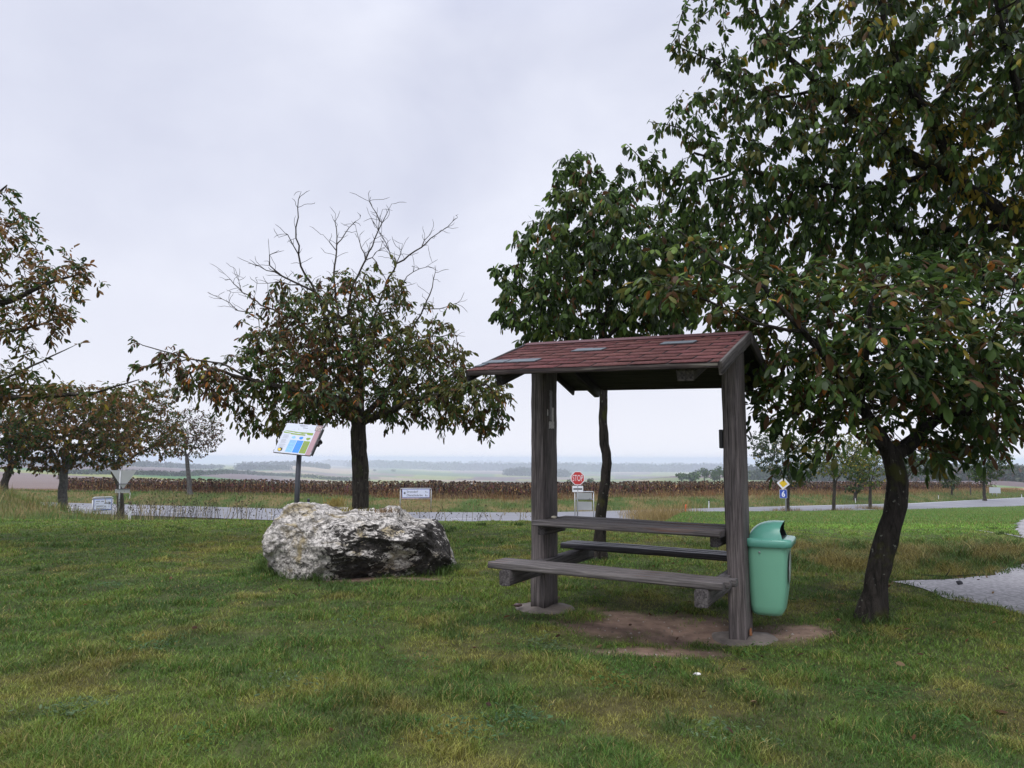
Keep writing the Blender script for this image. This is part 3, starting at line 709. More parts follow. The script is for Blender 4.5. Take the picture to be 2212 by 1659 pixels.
lid = [sec(-.012, .318, .19, .612, .05), sec(-.016, .326, .195, .618, .05), sec(-.016, .330, .197, .655, .05), sec(-.010, .322, .191, .668, .05), sec(.012, .30, .17, .671, .045)]
lid = [[(p_[0] * .92, p_[1], p_[2]) for p_ in q_] for q_ in lid]
lo = link('bin_lid', loft(lid, False, True), M_binlid, bint, BM)
bm = bmesh.new(); nx, ny = 22, 20; g = []
for i in range(nx + 1):
    row = []
    for j in range(ny + 1):
        v = -1 + 2 * j / ny; a = abs(v)
        arch = math.sqrt(max(0, 1 - a ** 2.3))
        xe = .258 - .020 * math.sin(math.pi * min(1, arch)) + .002 * arch; x = xe * .93 * (i / nx)
        hx = min(1, x / .19); hgt = .120 * math.sqrt(max(0, 1 - (1 - hx) ** 2.2))
        wd = .160 * (.55 + .45 * math.sqrt(max(0, 1 - (1 - hx) ** 2)))
        row.append(bm.verts.new((x, v * wd, .669 + hgt * arch)))
    g.append(row)
for i in range(nx):
    for j in range(ny): bm.faces.new((g[i][j], g[i + 1][j], g[i + 1][j + 1], g[i][j + 1]))
hood = link('bin_hood', bm_mesh(bm, smooth_=True), M_binlid, bint, BM); 
inner = hood.data.copy(); inner.transform(Matrix.Translation((.003, 0, .0135)) @ Matrix.Diagonal((.985, .965, .975, 1))); inner.materials.clear(); link('hood_inside_shade', inner, M_black, bint, BM)  # black copy of the hood, painted in for the shade inside it
link('bin_opening_shade', poly_mesh(rrect(.20, .27, .03), 0, 0), M_black, bint, BM @ Matrix.Translation((.14, 0, .6735)))  # black sheet on the lid stands in for the shade in the opening
box_obj('mounting_plate', (.010, .12, .34), BM @ Matrix.Translation((-.013, -.06, .50)), M_metal, bint, .002)
bm = bmesh.new(); bmesh.ops.create_cone(bm, cap_ends=True, segments=14, radius1=.008, radius2=.006, depth=.008)
link('lock', bm_mesh(bm, smooth_=True), M_metal, bint, BM @ Matrix.Translation((.085, -.1775, .575)) @ Matrix.Rotation(rad(90), 4, 'X'))
for x in (.09, .105, .17): box_obj('lid_slot', (.008, .003, .004), BM @ Matrix.Translation((x, -.192, .662)), M_black, bint)
# oval emblem on the front face
Mf = BM @ Matrix.Translation((.266, 0, .46)) @ Matrix.Rotation(rad(2.6), 4, 'Y') @ Matrix(((0, 0, 1, 0), (1, 0, 0, 0), (0, 1, 0, 0), (0, 0, 0, 1)))
bm = bmesh.new()
for k in range(28):
    a0, a1 = 2 * math.pi * k / 28, 2 * math.pi * (k + 1) / 28
    bm.faces.new([bm.verts.new((r * math.cos(a) * .085, r * math.sin(a) * .12, 0)) for r, a in ((1, a0), (1, a1), (.93, a1), (.93, a0))])
link('emblem_ring', bm_mesh(bm), M_ink, bint, Mf @ Matrix.Translation((0, 0, .0035)))
link('emblem', poly_mesh([(.078 * math.cos(2 * math.pi * k / 28), .11 * math.sin(2 * math.pi * k / 28)) for k in range(28)], 0, .001), M_logo, bint, Mf @ Matrix.Translation((0, 0, .003)))
link('emblem_arrow', poly_mesh([(-.085, .01), (-.06, -.03), (-.04, .0), (-.05, .02), (-.05, .05), (-.065, .05), (-.068, .02)], 0, .0005), M_white, bint, Mf @ Matrix.Translation((0, 0, .0048)))
# timber back-board that carries the bin and stands on the footing
bb = thing('bin_support_board', bp + bn * -.035, 'narrow weathered board standing behind the green bin and carrying it', 'board')
timber('board', bp - bn * .030 + Vector((.0, 0, -.03)) - bl * .02, bp - bn * .030 - bl * .02 + Vector((0, 0, .64)), .022, .10, bl, M_barge, bb, 12, .001, .003, seed=77)

# pebble on the table, crumpled wrapper on the footing
def pebble(name, loc, size, mat, label, cat, seed=0):
    bm = bmesh.new(); bmesh.ops.create_icosphere(bm, subdivisions=3, radius=1)
    for v in bm.verts:
        k = 1 + .25 * mnoise.noise(v.co * 1.3 + Vector((seed, 0, 0))); v.co = Vector((v.co.x * size[0] * k, v.co.y * size[1] * k, v.co.z * size[2] * k))
    o = link(name, bm_mesh(bm, smooth_=True), mat, None, Matrix.Translation(loc)); return tag(o, label, cat)
pebble('pebble', SH(-.665, -.045, .743 + .012), (.024, .013, .011), M_pebble, 'pale cream pebble lying on the table beside the far post', 'pebble', 4)
cf = G(1104, 1304) ; pebble('wrapper', SH(-.92, -.18, .06), (.034, .014, .014), plain('brown_wrapper', (.06, .03, .03), .4, var=.3), 'crumpled dark wrapper lying on the concrete footing of the far post', 'litter', 8)

# ------------------------------------------------------------------ boulder
def boulder():
    c = G(766, 1250); c = Vector((c.x, 8.0, zg(c.x, 8.0)))
    k = F / 7.55
    tx = np.array([555, 560, 575, 600, 640, 700, 740, 790, 840, 862, 880, 930, 960, 974, 980]); ty = np.array([1205, 1165, 1130, 1091, 1087, 1097, 1106, 1098, 1098, 1108, 1126, 1128, 1138, 1158, 1200])
    bx = np.array([555, 580, 620, 700, 800, 860, 930, 975]); by = np.array([1222, 1245, 1262, 1266, 1266, 1246, 1238, 1212])
    bm = bmesh.new(); bmesh.ops.create_icosphere(bm, subdivisions=7, radius=1)
    P = np.array([v.co[:] for v in bm.verts]); bm.verts.ensure_lookup_table()
    e = (3.4 + 3.0 * smooth(.1, .5, P[:, 0]))[:, None]; q = (np.abs(P) ** e).sum(1) ** (-1 / e[:, 0]); P = P * q[:, None]
    X = P[:, 0] * 1.04
    px = 766 + X * k * 1.0
    top = np.interp(px, tx, ty); bot = np.interp(px, bx, by)
    ztop = H - np.tan(np.arctan((top - 829.5) / F) - PITCH) * 7.75
    zbot = np.full_like(ztop, -.16) + .10 * smooth(.45, .95, X) + .06 * (1 - smooth(-.95, -.75, X))
    Z = zbot + (ztop - zbot) * (P[:, 2] * .5 + .5)
    u = P[:, 2] * .5 + .5
    dep = .56
    Yd = P[:, 1] * dep
    front = P[:, 1] < 0
    # belly bulges low left, undercut on the right, notch across the upper middle
    Yd = Yd + np.where(front, -.10 * np.exp(-((X + .35) / .45) ** 2) * np.sin(np.pi * np.clip(u, 0, 1)), 0)
    Yd = Yd + np.where(front, .20 * smooth(.15, .5, X) * (1 - smooth(.55, .8, u)), 0)
    Yd = Yd + np.where(front, .10 * (1 - smooth(.0, .2, u)) * (1 - smooth(.1, .4, X)), 0)
    Z = Z - .10 * np.exp(-((X - .22) / .16) ** 2 - ((P[:, 1] + .45) / .5) ** 2) * (u > .5) - .05 * smooth(.3, .5, X) * (u > .6) * (P[:, 1] < .1)
    Q = np.stack([X, Yd, Z], -1)
    rp_ = np.random.default_rng(12)
    for nv, dd in [((-.75, -.5, .45), .93), ((-.9, -.4, -.2), .93), ((-.2, -.95, .25), .86), ((.25, -.8, -.5), .84), ((.15, -.6, .8), .86), ((-.5, -.3, .9), .97), ((.8, -.55, .2), .90), ((.55, -.75, -.35), .86), ((.7, .1, .75), .97), ((-.55, -.75, -.35), .90)] + [((rp_.normal(), -abs(rp_.normal()), rp_.normal() * .8), .93) for _ in range(12)]:
        nv = np.array(nv); nv = nv / np.linalg.norm(nv); h_ = (Q - [0, 0, .4]) @ nv; lim = np.percentile(h_, 99.7) * dd; ex_ = np.maximum(0, h_ - lim); Q = Q - nv * (ex_ * .85)[:, None]
    out_ = []
    ctr = np.array([0, 0, .45])
    for i, p in enumerate(Q):
        v = Vector(p); n = Vector((p - ctr) / np.array([1.0, .45, .5])); n.normalize()
        a = mnoise.ridged_multi_fractal(Vector((v.x * 1.6, v.y * 1.6, v.z * 2.3)) + Vector((3, 5, 1)), .9, 2.1, 5, 1.0, 2.0)
        b = mnoise.noise(Vector((v.x * 3.1, v.y * 3.1, v.z * 3.1)) + Vector((7, 0, 0)))
        c1 = mnoise.hetero_terrain(Vector((v.x * 9, v.y * 9, v.z * 13)), .7, 2.2, 4, .6)
        # chipped plates: quantised noise
        pl = mnoise.cell(Vector((v.x * 4 + b * .9, v.y * 4, v.z * 5.5 + b * 1.1)))
        d = .045 * (a - 1.1) + .05 * b + .014 * (c1 - .6) + .022 * (pl - .5)
        out_.append((v + n * d)[:])
    Q = np.array(out_)
    for v, p in zip(bm.verts, Q): v.co = p
    me = bm_mesh(bm, 'boulder', True)
    m, N, L_, Pn = mat_new('lichened_limestone'); Pn.inputs['Roughness'].default_value = .9; Pn.inputs['Specular IOR Level'].default_value = .2
    t = N.new('ShaderNodeTexCoord')
    def noise_(s, d=8, r=.6, dist=0, vec=None, sc=None):
        n = N.new('ShaderNodeTexNoise'); n.inputs['Scale'].default_value = s; n.inputs['Detail'].default_value = d; n.inputs['Roughness'].default_value = r; n.inputs['Distortion'].default_value = dist
        if sc:
            mp = N.new('ShaderNodeMapping'); mp.inputs['Scale'].default_value = sc; mp.inputs['Rotation'].default_value = (.2, .35, .1); L_.new(t.outputs['Object'], mp.inputs[0]); L_.new(mp.outputs[0], n.inputs[0])
        else: L_.new(t.outputs['Object'], n.inputs[0])
        return n
    def rng_(src, a, b, lo=0, hi=1):
        r = N.new('ShaderNodeMapRange'); r.inputs[1].default_value = a; r.inputs[2].default_value = b; r.inputs[3].default_value = lo; r.inputs[4].default_value = hi; L_.new(src, r.inputs[0]); return r.outputs[0]
    def mixc(f, a, b):
        x = N.new('ShaderNodeMixRGB'); 
        if isinstance(f, float): x.inputs[0].default_value = f
        else: L_.new(f, x.inputs[0])
        for s_, k_ in ((a, 1), (b, 2)):
            if isinstance(s_, tuple): x.inputs[k_].default_value = (*s_, 1)
            else: L_.new(s_, x.inputs[k_])
        return x.outputs[0]
    n1 = noise_(1.7, 9, .62, .6, sc=(1, 1, 1.2)); n2 = noise_(11, 9, .7, 1.2, sc=(1, 1, 1.8)); n3 = noise_(3.4, 7, .6, 1.0); n4 = noise_(36, 8, .7, .8, sc=(1.0, 1, .7))
    base = mixc(rng_(n4.outputs[0], .35, .6), (.26, .24, .215), (.78, .73, .66))
    base = mixc(rng_(n3.outputs[0], .56, .66), base, (.40, .33, .20))
    dark = mixc(rng_(n4.outputs[0], .3, .7), (.018, .016, .014), (.11, .10, .09))
    a1 = N.new('ShaderNodeMath'); a1.operation = 'ADD'; L_.new(rng_(n1.outputs[0], .3, .7), a1.inputs[0]); L_.new(rng_(n2.outputs[0], .3, .7, 0, .7), a1.inputs[1])
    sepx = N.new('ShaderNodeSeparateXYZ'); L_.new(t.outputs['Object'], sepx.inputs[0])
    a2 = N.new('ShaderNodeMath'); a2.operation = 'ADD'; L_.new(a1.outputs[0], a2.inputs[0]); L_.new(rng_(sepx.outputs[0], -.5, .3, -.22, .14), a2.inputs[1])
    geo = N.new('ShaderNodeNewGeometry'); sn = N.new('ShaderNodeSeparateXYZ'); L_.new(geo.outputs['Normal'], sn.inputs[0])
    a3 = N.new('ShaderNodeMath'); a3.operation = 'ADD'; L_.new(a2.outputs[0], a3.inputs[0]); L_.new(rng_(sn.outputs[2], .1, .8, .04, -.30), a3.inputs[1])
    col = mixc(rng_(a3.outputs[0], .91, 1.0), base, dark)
    vor = N.new('ShaderNodeTexVoronoi'); vor.feature = 'DISTANCE_TO_EDGE'; vor.inputs['Scale'].default_value = 9
    mpv = N.new('ShaderNodeMapping'); mpv.inputs['Scale'].default_value = (1, 1, 2.1); L_.new(t.outputs['Object'], mpv.inputs[0])
    ad = N.new('ShaderNodeMixRGB'); ad.blend_type = 'ADD'; ad.inputs[0].default_value = .25; L_.new(mpv.outputs[0], ad.inputs[1]); L_.new(n2.outputs['Color'], ad.inputs[2]); L_.new(ad.outputs[0], vor.inputs[0])
    cra = rng_(vor.outputs['Distance'], .0, .035)
    col = mixc(cra, (.03, .027, .024), col)
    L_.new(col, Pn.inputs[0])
    h = N.new('ShaderNodeMath'); h.operation = 'ADD'; L_.new(n2.outputs[0], h.inputs[0]); L_.new(rng_(vor.outputs['Distance'], 0, .06, -.5, 0), h.inputs[1])
    h2 = N.new('ShaderNodeMath'); h2.operation = 'ADD'; L_.new(h.outputs[0], h2.inputs[0]); L_.new(rng_(n4.outputs[0], 0, 1, 0, .5), h2.inputs[1])
    b = N.new('ShaderNodeBump'); b.inputs['Strength'].default_value = .9; b.inputs['Distance'].default_value = .035; L_.new(h2.outputs[0], b.inputs['Height']); L_.new(b.outputs[0], Pn.inputs['Normal'])
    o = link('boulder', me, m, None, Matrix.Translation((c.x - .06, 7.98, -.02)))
    return tag(o, 'huge pale limestone boulder patched with dark lichen lying on the lawn', 'boulder')
BOULDER = boulder()
BX = BOULDER.location.x

# ------------------------------------------------------------------ information board
def info_board():
    Y = 9.0; ctr = at(645, 949, Y)
    e1 = Vector((.5, -.17, -.045)).normalized(); e2 = Vector((.095, .21, .385)); e2 = (e2 - e1 * e2.dot(e1)).normalized()
    W, Hh = .527, .43
    base = Vector((ctr.x - .005, ctr.y + .03, zg(ctr.x, ctr.y)))
    t = thing('information_board', base, 'tilted information panel on a grey pole behind the boulder', 'information board')
    nrm = e1.cross(e2)
    if nrm.y > 0: nrm = -nrm
    M = Matrix((e1, e2, e1.cross(e2))).transposed().to_4x4(); M.translation = ctr
    sg = 1 if M.col[2].y < 0 else -1
    bm = bmesh.new(); tube_pts = [base + Vector((0, 0, -.1)), base + Vector((.0, 0, .9)), Vector((ctr.x + .01, ctr.y + .03, ctr.z - .02))]
    tube_obj('pole', tube_pts, .031, M_greymetal, t, 16)
    box_obj('panel', (W, Hh, .018), M, plain('panel_edge', (.22, .2, .2), .5, var=.2), t, .003)
    def flat(name, x0, y0, x1, y1, mat, off=.0105):
        return link(name, poly_mesh([(x0, y0), (x1, y0), (x1, y1), (x0, y1)]), mat, t, M @ Matrix.Translation((0, 0, sg * off)))
    def ply(name, P, mat, off): return link(name, poly_mesh(P), mat, t, M @ Matrix.Translation((0, 0, sg * off)))
    w2, h2 = W / 2 - .006, Hh / 2 - .006
    X = lambda u: -w2 + u * 2 * w2
    Yy = lambda v: -h2 + v * 2 * h2
    flat('panel_face', X(0), Yy(0), X(1), Yy(1), M_pale)
    flat('mauve_strip', X(.868), Yy(0), X(1), Yy(1), M_mauve, .0112)
    flat('emblem_frame', X(.838), Yy(.815), X(.985), Yy(.985), M_ink, .0118); flat('emblem_ground', X(.85), Yy(.83), X(.975), Yy(.97), M_tan, .0123)
    bm = bmesh.new(); cx, cy = X(.913), Yy(.90); prev = None
    for k in range(60):
        a = k * .22; r0_ = .0025 + .021 * (k / 60); wdt = .002 + .004 * (k / 60)
        q = [bm.verts.new((cx + r * math.cos(a) * 1.0, cy + r * math.sin(a), 0)) for r in (r0_ - wdt / 2, r0_ + wdt / 2)]
        if prev: bm.faces.new((prev[0], prev[1], q[1], q[0]))
        prev = q
    link('spiral_emblem', bm_mesh(bm), M_ink, t, M @ Matrix.Translation((0, 0, sg * .0128)))
    for (a, b, mt) in ((.30, .485, M_lblue), (.497, .672, M_mblue), (.684, .855, M_olive)):
        flat('text_column', X(a), Yy(.04), X(b), Yy(.45), mt, .0112)
        bm = bmesh.new()
        for k in range(11):
            y = Yy(.42 - k * .033)
            if random.random() < .25: continue
            xa, xb = X(a + .015), X(b - .015 - random.random() * .05); bm.faces.new([bm.verts.new(p) for p in ((xa, y, 0), (xb, y, 0), (xb, y + .0022, 0), (xa, y + .0022, 0))])
        link('text_block', bm_mesh(bm), M_inkg, t, M @ Matrix.Translation((0, 0, sg * .0117)))
    bm = bmesh.new()
    for k in range(20):
        if k in (6, 13): continue
        y = Yy(.60 - k * .023); xa, xb = X(.055 + random.random() * .02), X(.25 - random.random() * .07); bm.faces.new([bm.verts.new(p) for p in ((xa, y, 0), (xb, y, 0), (xb, y + .0022, 0), (xa, y + .0022, 0))])
    link('text_block', bm_mesh(bm), M_inkg, t, M @ Matrix.Translation((0, 0, sg * .0112)))
    ply('panorama', [(X(.03), Yy(.735)), (X(.1), Yy(.75)), (X(.2), Yy(.745)), (X(.45), Yy(.725)), (X(.7), Yy(.735)), (X(.84), Yy(.735)), (X(.84), Yy(.65)), (X(.70), Yy(.655)), (X(.66), Yy(.70)), (X(.55), Yy(.675)), (X(.44), Yy(.70)), (X(.36), Yy(.69)), (X(.3), Yy(.705)), (X(.15), Yy(.715))], M_olive, .0112)
    ply('panorama', [(X(.02), Yy(.71)), (X(.12), Yy(.695)), (X(.3), Yy(.672)), (X(.5), Yy(.665)), (X(.64), Yy(.665)), (X(.65), Yy(.625)), (X(.45), Yy(.625)), (X(.25), Yy(.632)), (X(.24), Yy(.655)), (X(.03), Yy(.665))], M_olive, .0113)
    for (a, b, mt) in ((.36, .535, M_lblue), (.57, .535, M_mblue), (.77, .53, M_olive)):
        ply('map_patch', [(X(a) + .030 * math.cos(k * .5236) * (1 + .15 * math.sin(k * 2.1 + a * 9)), Yy(b) + .019 * math.sin(k * .5236) * (1 + .2 * math.cos(k * 1.7 + a * 5))) for k in range(12)], mt, .0112)
    ply('shield', [(X(.07), Yy(.13)), (X(.14), Yy(.165)), (X(.2), Yy(.15)), (X(.21), Yy(.07)), (X(.15), Yy(.03)), (X(.09), Yy(.06))], M_ink, .0112)
    ply('shield_field', [(X(.08), Yy(.125)), (X(.12), Yy(.145)), (X(.17), Yy(.12)), (X(.17), Yy(.07)), (X(.14), Yy(.05)), (X(.10), Yy(.07))], M_yellow, .0118)
    Mt = M @ Matrix.Scale(1, 4)
    if sg < 0: Mt = M @ Matrix.Diagonal((1, 1, -1, 1))
    flat('title_line', X(.38), Yy(.945), X(.60), Yy(.965), M_inkg, .0112); flat('title_line', X(.41), Yy(.918), X(.55), Yy(.927), M_inkg, .0112)
    flat('title_bar', X(.50), Yy(.872), X(.63), Yy(.885), M_ink, .0112)
    for k in range(14):
        a = .1 + .75 * random.random(); b = .77 + .08 * random.random(); flat('map_tick', X(a), Yy(b), X(a) + random.uniform(.004, .018), Yy(b) + .002, M_inkg, .0112)
    for x, y in ((0, .95), (0, .05), (1.0, .88), (1.0, .06)):
        box_obj('clip', (.014, .028, .028), M @ Matrix.Translation((X(x) + (.004 if x else -.004), Yy(y), 0)), M_metal, t, .002)
    box_obj('side_rail', (.012, Hh * .86, .03), M @ Matrix.Translation((X(1) + .014, Yy(.47), -sg * .012)), M_black, t, .002)
    # sighting tube clamped to the right-hand edge
    vb = box_obj('viewer_body', (.03, .095, .05), M @ Matrix.Translation((X(1) + .034, Yy(.46), -sg * .01)), M_black, t, .008)
    c = M @ Vector((X(1) + .055, Yy(.45), sg * .0)); dirv = Vector((.30, -.93, .05)).normalized()
    bm = bmesh.new()
    R = [(.0, .018), (.02, .022), (.05, .024), (.052, .026), (.066, .026), (.066, .020), (.045, .018)]
    rings = []
    B = basis(dirv, z=UP)
    for d, r in R: rings.append([bm.verts.new(B @ Vector((d, r * math.cos(a * math.pi / 9), r * math.sin(a * math.pi / 9)))) for a in range(18)])
    for a, b in zip(rings, rings[1:]):
        for k in range(18): bm.faces.new((a[k], a[(k + 1) % 18], b[(k + 1) % 18], b[k]))
    bm.faces.new(rings[-1]); bm.faces.new(rings[0])
    link('viewing_tube', bm_mesh(bm, smooth_=True), M_black, t, Matrix.Translation(c))
info_board()

# ------------------------------------------------------------------ road signs
def facing(loc, yaw=0):           # local x right, y up, z towards the camera side
    d = Vector((-loc[0], -loc[1], 0)).normalized(); d = Matrix.Rotation(rad(yaw), 3, 'Z') @ d
    x = Vector((-d.y, d.x, 0)); return basis(x, y=UP, loc=loc)
def sign_flat(name, P, M, mat, par, off=0, th=.003): return link(name, poly_mesh(P, 0, th), mat, par, M @ Matrix.Translation((0, 0, off)))
def stop_sign():
    Y = 37.5; b = gp(1247, Y); c = at(1248, 1033, Y)
    t = thing('stop_sign', b, 'red octagonal STOP sign with a small white plate below on a grey post', 'road sign')
    M = facing(c, 6)
    oc = lambda r: [(r * math.cos(rad(22.5 + 45 * k)), r * math.sin(rad(22.5 + 45 * k))) for k in range(8)]
    tube_obj('post', [b - Vector((0, -.075, .2)), Vector((b.x, b.y + .075, c.z + .2))], .035, M_metal, t, 12)
    r = 14.6 / F * Y / math.cos(rad(22.5)); sign_flat('octagon_border', oc(r), M, M_white, t, 0, .02); sign_flat('octagon_face', oc(r * .895), M, M_red, t, .004)
    text_obj('STOP', r * .84, M, 0, 0.01, .0065, M_white, t, r * 1.42, bold=.0)
    px = Y / F
    Mp = M @ Matrix.Translation((-.0 * px, -22.9 * px, 0)); sign_flat('supplementary_plate', rrect(23 * px, 13.2 * px, 1.5 * px), Mp, M_white, t, 0, .02)
    sign_flat('plate_bar', rrect(19 * px, 2.9 * px, .4 * px), Mp, M_ink, t, .004)
    sign_flat('plate_tick', rrect(1.3 * px, 3 * px, .2 * px), Mp @ Matrix.Translation((0, 4.3 * px, 0)), M_ink, t, .004)
    sign_flat('plate_tick', rrect(1.3 * px, 2.4 * px, .2 * px), Mp @ Matrix.Translation((0, -3.9 * px, 0)), M_ink, t, .004)
stop_sign()
def frame_sign(name, label, px0, px1, py_top, py_bot, Y, post_bot=None, cat='road sign', yaw=0, panels=((0, 1),), back=False, postlen=None, lean=0):
    """two posts joined by an overhead tube and cross tubes; returns (thing, matrix at centre, px->m, w, h)"""
    cx = (px0 + px1) / 2; c = at(cx, (py_top + py_bot) / 2, Y); k = Y / F; b = gp(cx, Y)
    t = thing(name, b, label, cat); M = facing(c, yaw) @ Matrix.Rotation(rad(lean), 4, 'Z'); w_ = (px1 - px0) * k; h_ = (py_bot - py_top) * k
    r = .028
    for s in (-1, 1):
        q = M @ Vector((s * w_ / 2, 0, -.02)); g = zg(q.x, q.y)
        tube_obj('post', [Vector((q.x, q.y, g - .2)), Vector((q.x, q.y, q.z + h_ / 2 - .08))], r, M_metal, t, 10)
    arc = [M @ Vector(p) for p in ((-w_ / 2, h_ / 2 - .09, -.02), (-w_ / 2, h_ / 2 - .03, -.02), (-w_ / 2 + .05, h_ / 2, -.02), (w_ / 2 - .05, h_ / 2, -.02), (w_ / 2, h_ / 2 - .03, -.02), (w_ / 2, h_ / 2 - .09, -.02))]
    tube_obj('top_tube', arc, r, M_metal, t, 10)
    return t, M, k, w_, h_
t, M, k, w_, h_ = frame_sign('direction_sign', 'white direction sign with black arrow and two place names across the road', 865.5, 931, 1055.3, 1077.5, 47.5, yaw=3)
tube_obj('cross_tube', [M @ Vector((-w_ / 2, -h_ / 2, -.02)), M @ Vector((w_ / 2, -h_ / 2, -.02))], .026, M_metal, t)
pw, ph = w_ * .90, h_ * .83
sign_flat('panel_border', rrect(pw, ph, .04), M @ Matrix.Translation((0, .02, 0)), M_signwhite, t, .03, .012)
sign_flat('blue_band', rrect(pw * .988, ph * .965, .035), M @ Matrix.Translation((0, .02, 0)), M_blue, t, .034)
sign_flat('panel_face', rrect(pw * .962, ph * .89, .02), M @ Matrix.Translation((0, .02, 0)), M_signwhite, t, .038)
def txt(s, u0, u1, v, hgt, bold=.0):
    text_obj(s, hgt * ph, M, (-.5 + (u0 + u1) / 2) * pw, (.5 - v) * ph + .02, .0405, M_ink, t, (u1 - u0) * pw, bold=bold)
txt('Stronsdorf', .175, .575, .30, .25); txt('Oberschoderlee', .17, .745, .70, .255)
txt('4', .835, .872, .32, .21); txt('km', .88, .945, .36, .12); txt('1', .845, .866, .73, .21); txt('km', .88, .94, .765, .12)
ax, ay = -.5 * pw + .052 * pw, .02 + .04 * ph
A = [(0, 0), (.045, .13), (.07, .13), (.045, .045), (.095, .045), (.095, -.045), (.045, -.045), (.07, -.13), (.045, -.13)]
sign_flat('arrow', [(ax + a * pw, ay + b * ph) for a, b in A], M, M_ink, t, .0405, .001)
sign_flat('pink_tape', rrect(pw * .6, .05, .005), M @ Matrix.Translation((-.19 * pw, -h_ / 2 + .045, 0)), plain('pink_tape', (.72, .5, .48), .6), t, -.005)
for u in (-.32, 0, .34):
    for v in (1, -1): box_obj('bracket', (.02, .10, .02), M @ Matrix.Translation((u * w_, v * (h_ / 2 - .045), .0)), M_metal, t)
# the blank backs of a two-panel sign beside the stop sign
t, M, k, w_, h_ = frame_sign('sign_back', 'grey blank back of a two-panel road sign in a tube frame behind the table', 1242, 1282, 1062.5, 1100, 38.2, yaw=-4)
tube_obj('cross_tube', [M @ Vector((-w_ / 2 - .04, 2.5 * k, -.05)), M @ Vector((w_ / 2, 2.5 * k, -.05))], .026, M_metal, t)
for y, hh_ in ((9.8, 13.5), (-11.5, 18)):
    sign_flat('sign_panel', rrect(w_ * .82, hh_ * k, .03), M @ Matrix.Translation((.0, y * k, 0)), M_panelback, t, .0, .012)
for u in (-.34, .3):
    for v in (17.4, 4.4, 1.0): box_obj('bracket', (.02, .07, .03), M @ Matrix.Translation((u * w_, v * k, .012)), M_greymetal, t)
# framed sign low at the left
t, M, k, w_, h_ = frame_sign('direction_sign', 'small white sign with blue edge in a tube frame low at the left roadside', 203, 240.5, 1074.8, 1104, 27, yaw=10, lean=0)
tube_obj('cross_tube', [M @ Vector((-w_ / 2, -h_ / 2, -.02)), M @ Vector((w_ / 2, -h_ / 2 + .05, -.02))], .022, M_metal, t)
pw, ph = w_ * .93, h_ * .84
sign_flat('panel_border', rrect(pw, ph, .02), M, M_signwhite, t, .02, .01); sign_flat('blue_band', rrect(pw * .975, ph * .955, .02), M, M_blue, t, .024); sign_flat('panel_face', rrect(pw * .93, ph * .85, .01), M, M_signwhite, t, .028)
for u, v, wd, hg in ((-.27, .28, .22, .10), (-.02, .26, .16, .12), (-.30, .10, .16, .05), (-.16, -.14, .34, .12), (.12, -.16, .14, .10), (-.08, -.33, .55, .06), (.33, .12, .1, .06), (.33, -.16, .1, .06)):
    sign_flat('worn_text_line', rrect(wd * pw, hg * ph * .6, .004), M @ Matrix.Translation((u * pw, v * ph, 0)), M_inkg, t, .0305, .001)
sign_flat('arrow', [((.46 - a * 3.2) * pw, (.1 + b * .6) * ph) for a, b in ((0, 0), (.035, .2), (.05, .2), (.03, .06), (.12, .06), (.12, -.06), (.03, -.06), (.05, -.2), (.035, -.2))], M, M_ink, t, .0305, .001)
# back of the give-way sign
b = gp(268, 30.5); c = at(266, 1027, 30.5); k = 30.5 / F
t = thing('give_way_sign', b, 'grey back of a triangular give way sign at the left roadside', 'road sign'); M = facing(c)
tube_obj('post', [b - Vector((0, 0, .2)), Vector((b.x, b.y - .05, c.z + 9 * k))], .03, M_metal, t)
sign_flat('triangle', [(-23 * k, 9.5 * k), (-22 * k, 11 * k), (24 * k, 11 * k), (25 * k, 9.5 * k), (3 * k, -27 * k), (0, -27 * k)], M, M_panelback, t, 0, .004)
sign_flat('lower_plate', rrect(28 * k, 8.5 * k, .02), M @ Matrix.Translation((.5 * k, -33 * k, 0)), M_panelback, t, 0, .004)
for y in (-18, -29): tube_obj('clamp_bar', [M @ Vector((-10 * k, y * k, .03)), M @ Vector((14 * k, y * k, .03))], .015, M_greymetal, t)
# priority-road sign and route number plate
Y = 49.; b = gp(1693, Y); k = Y / F; c = at(1692, 1044.5, Y)
t = thing('priority_road_sign', b, 'yellow and white diamond sign above a blue number plate in front of the grey-green tree', 'road sign')
M = facing(c)
tube_obj('post', [b - Vector((0, -.08, .2)), Vector((b.x, b.y + .08, c.z))], .04, M_metal, t)
Md = M @ Matrix.Rotation(rad(38), 4, 'Z')
sign_flat('diamond_border', rrect(19 * k, 19 * k, .05), Md, M_white, t, 0, .02); sign_flat('diamond_face', rrect(12 * k, 12 * k, .03), Md, M_yellow, t, .004)
Mp = M @ Matrix.Translation((-.5 * k, -22 * k, 0)); sign_flat('number_plate', rrect(15 * k, 18 * k, .04), Mp, M_white, t, 0, .02); sign_flat('number_plate_face', rrect(14 * k, 17 * k, .03), Mp, M_blue, t, .004)
text_obj('6', 13 * k, Mp, 0, 0, .0065, M_white, t, 7 * k, bold=.03)
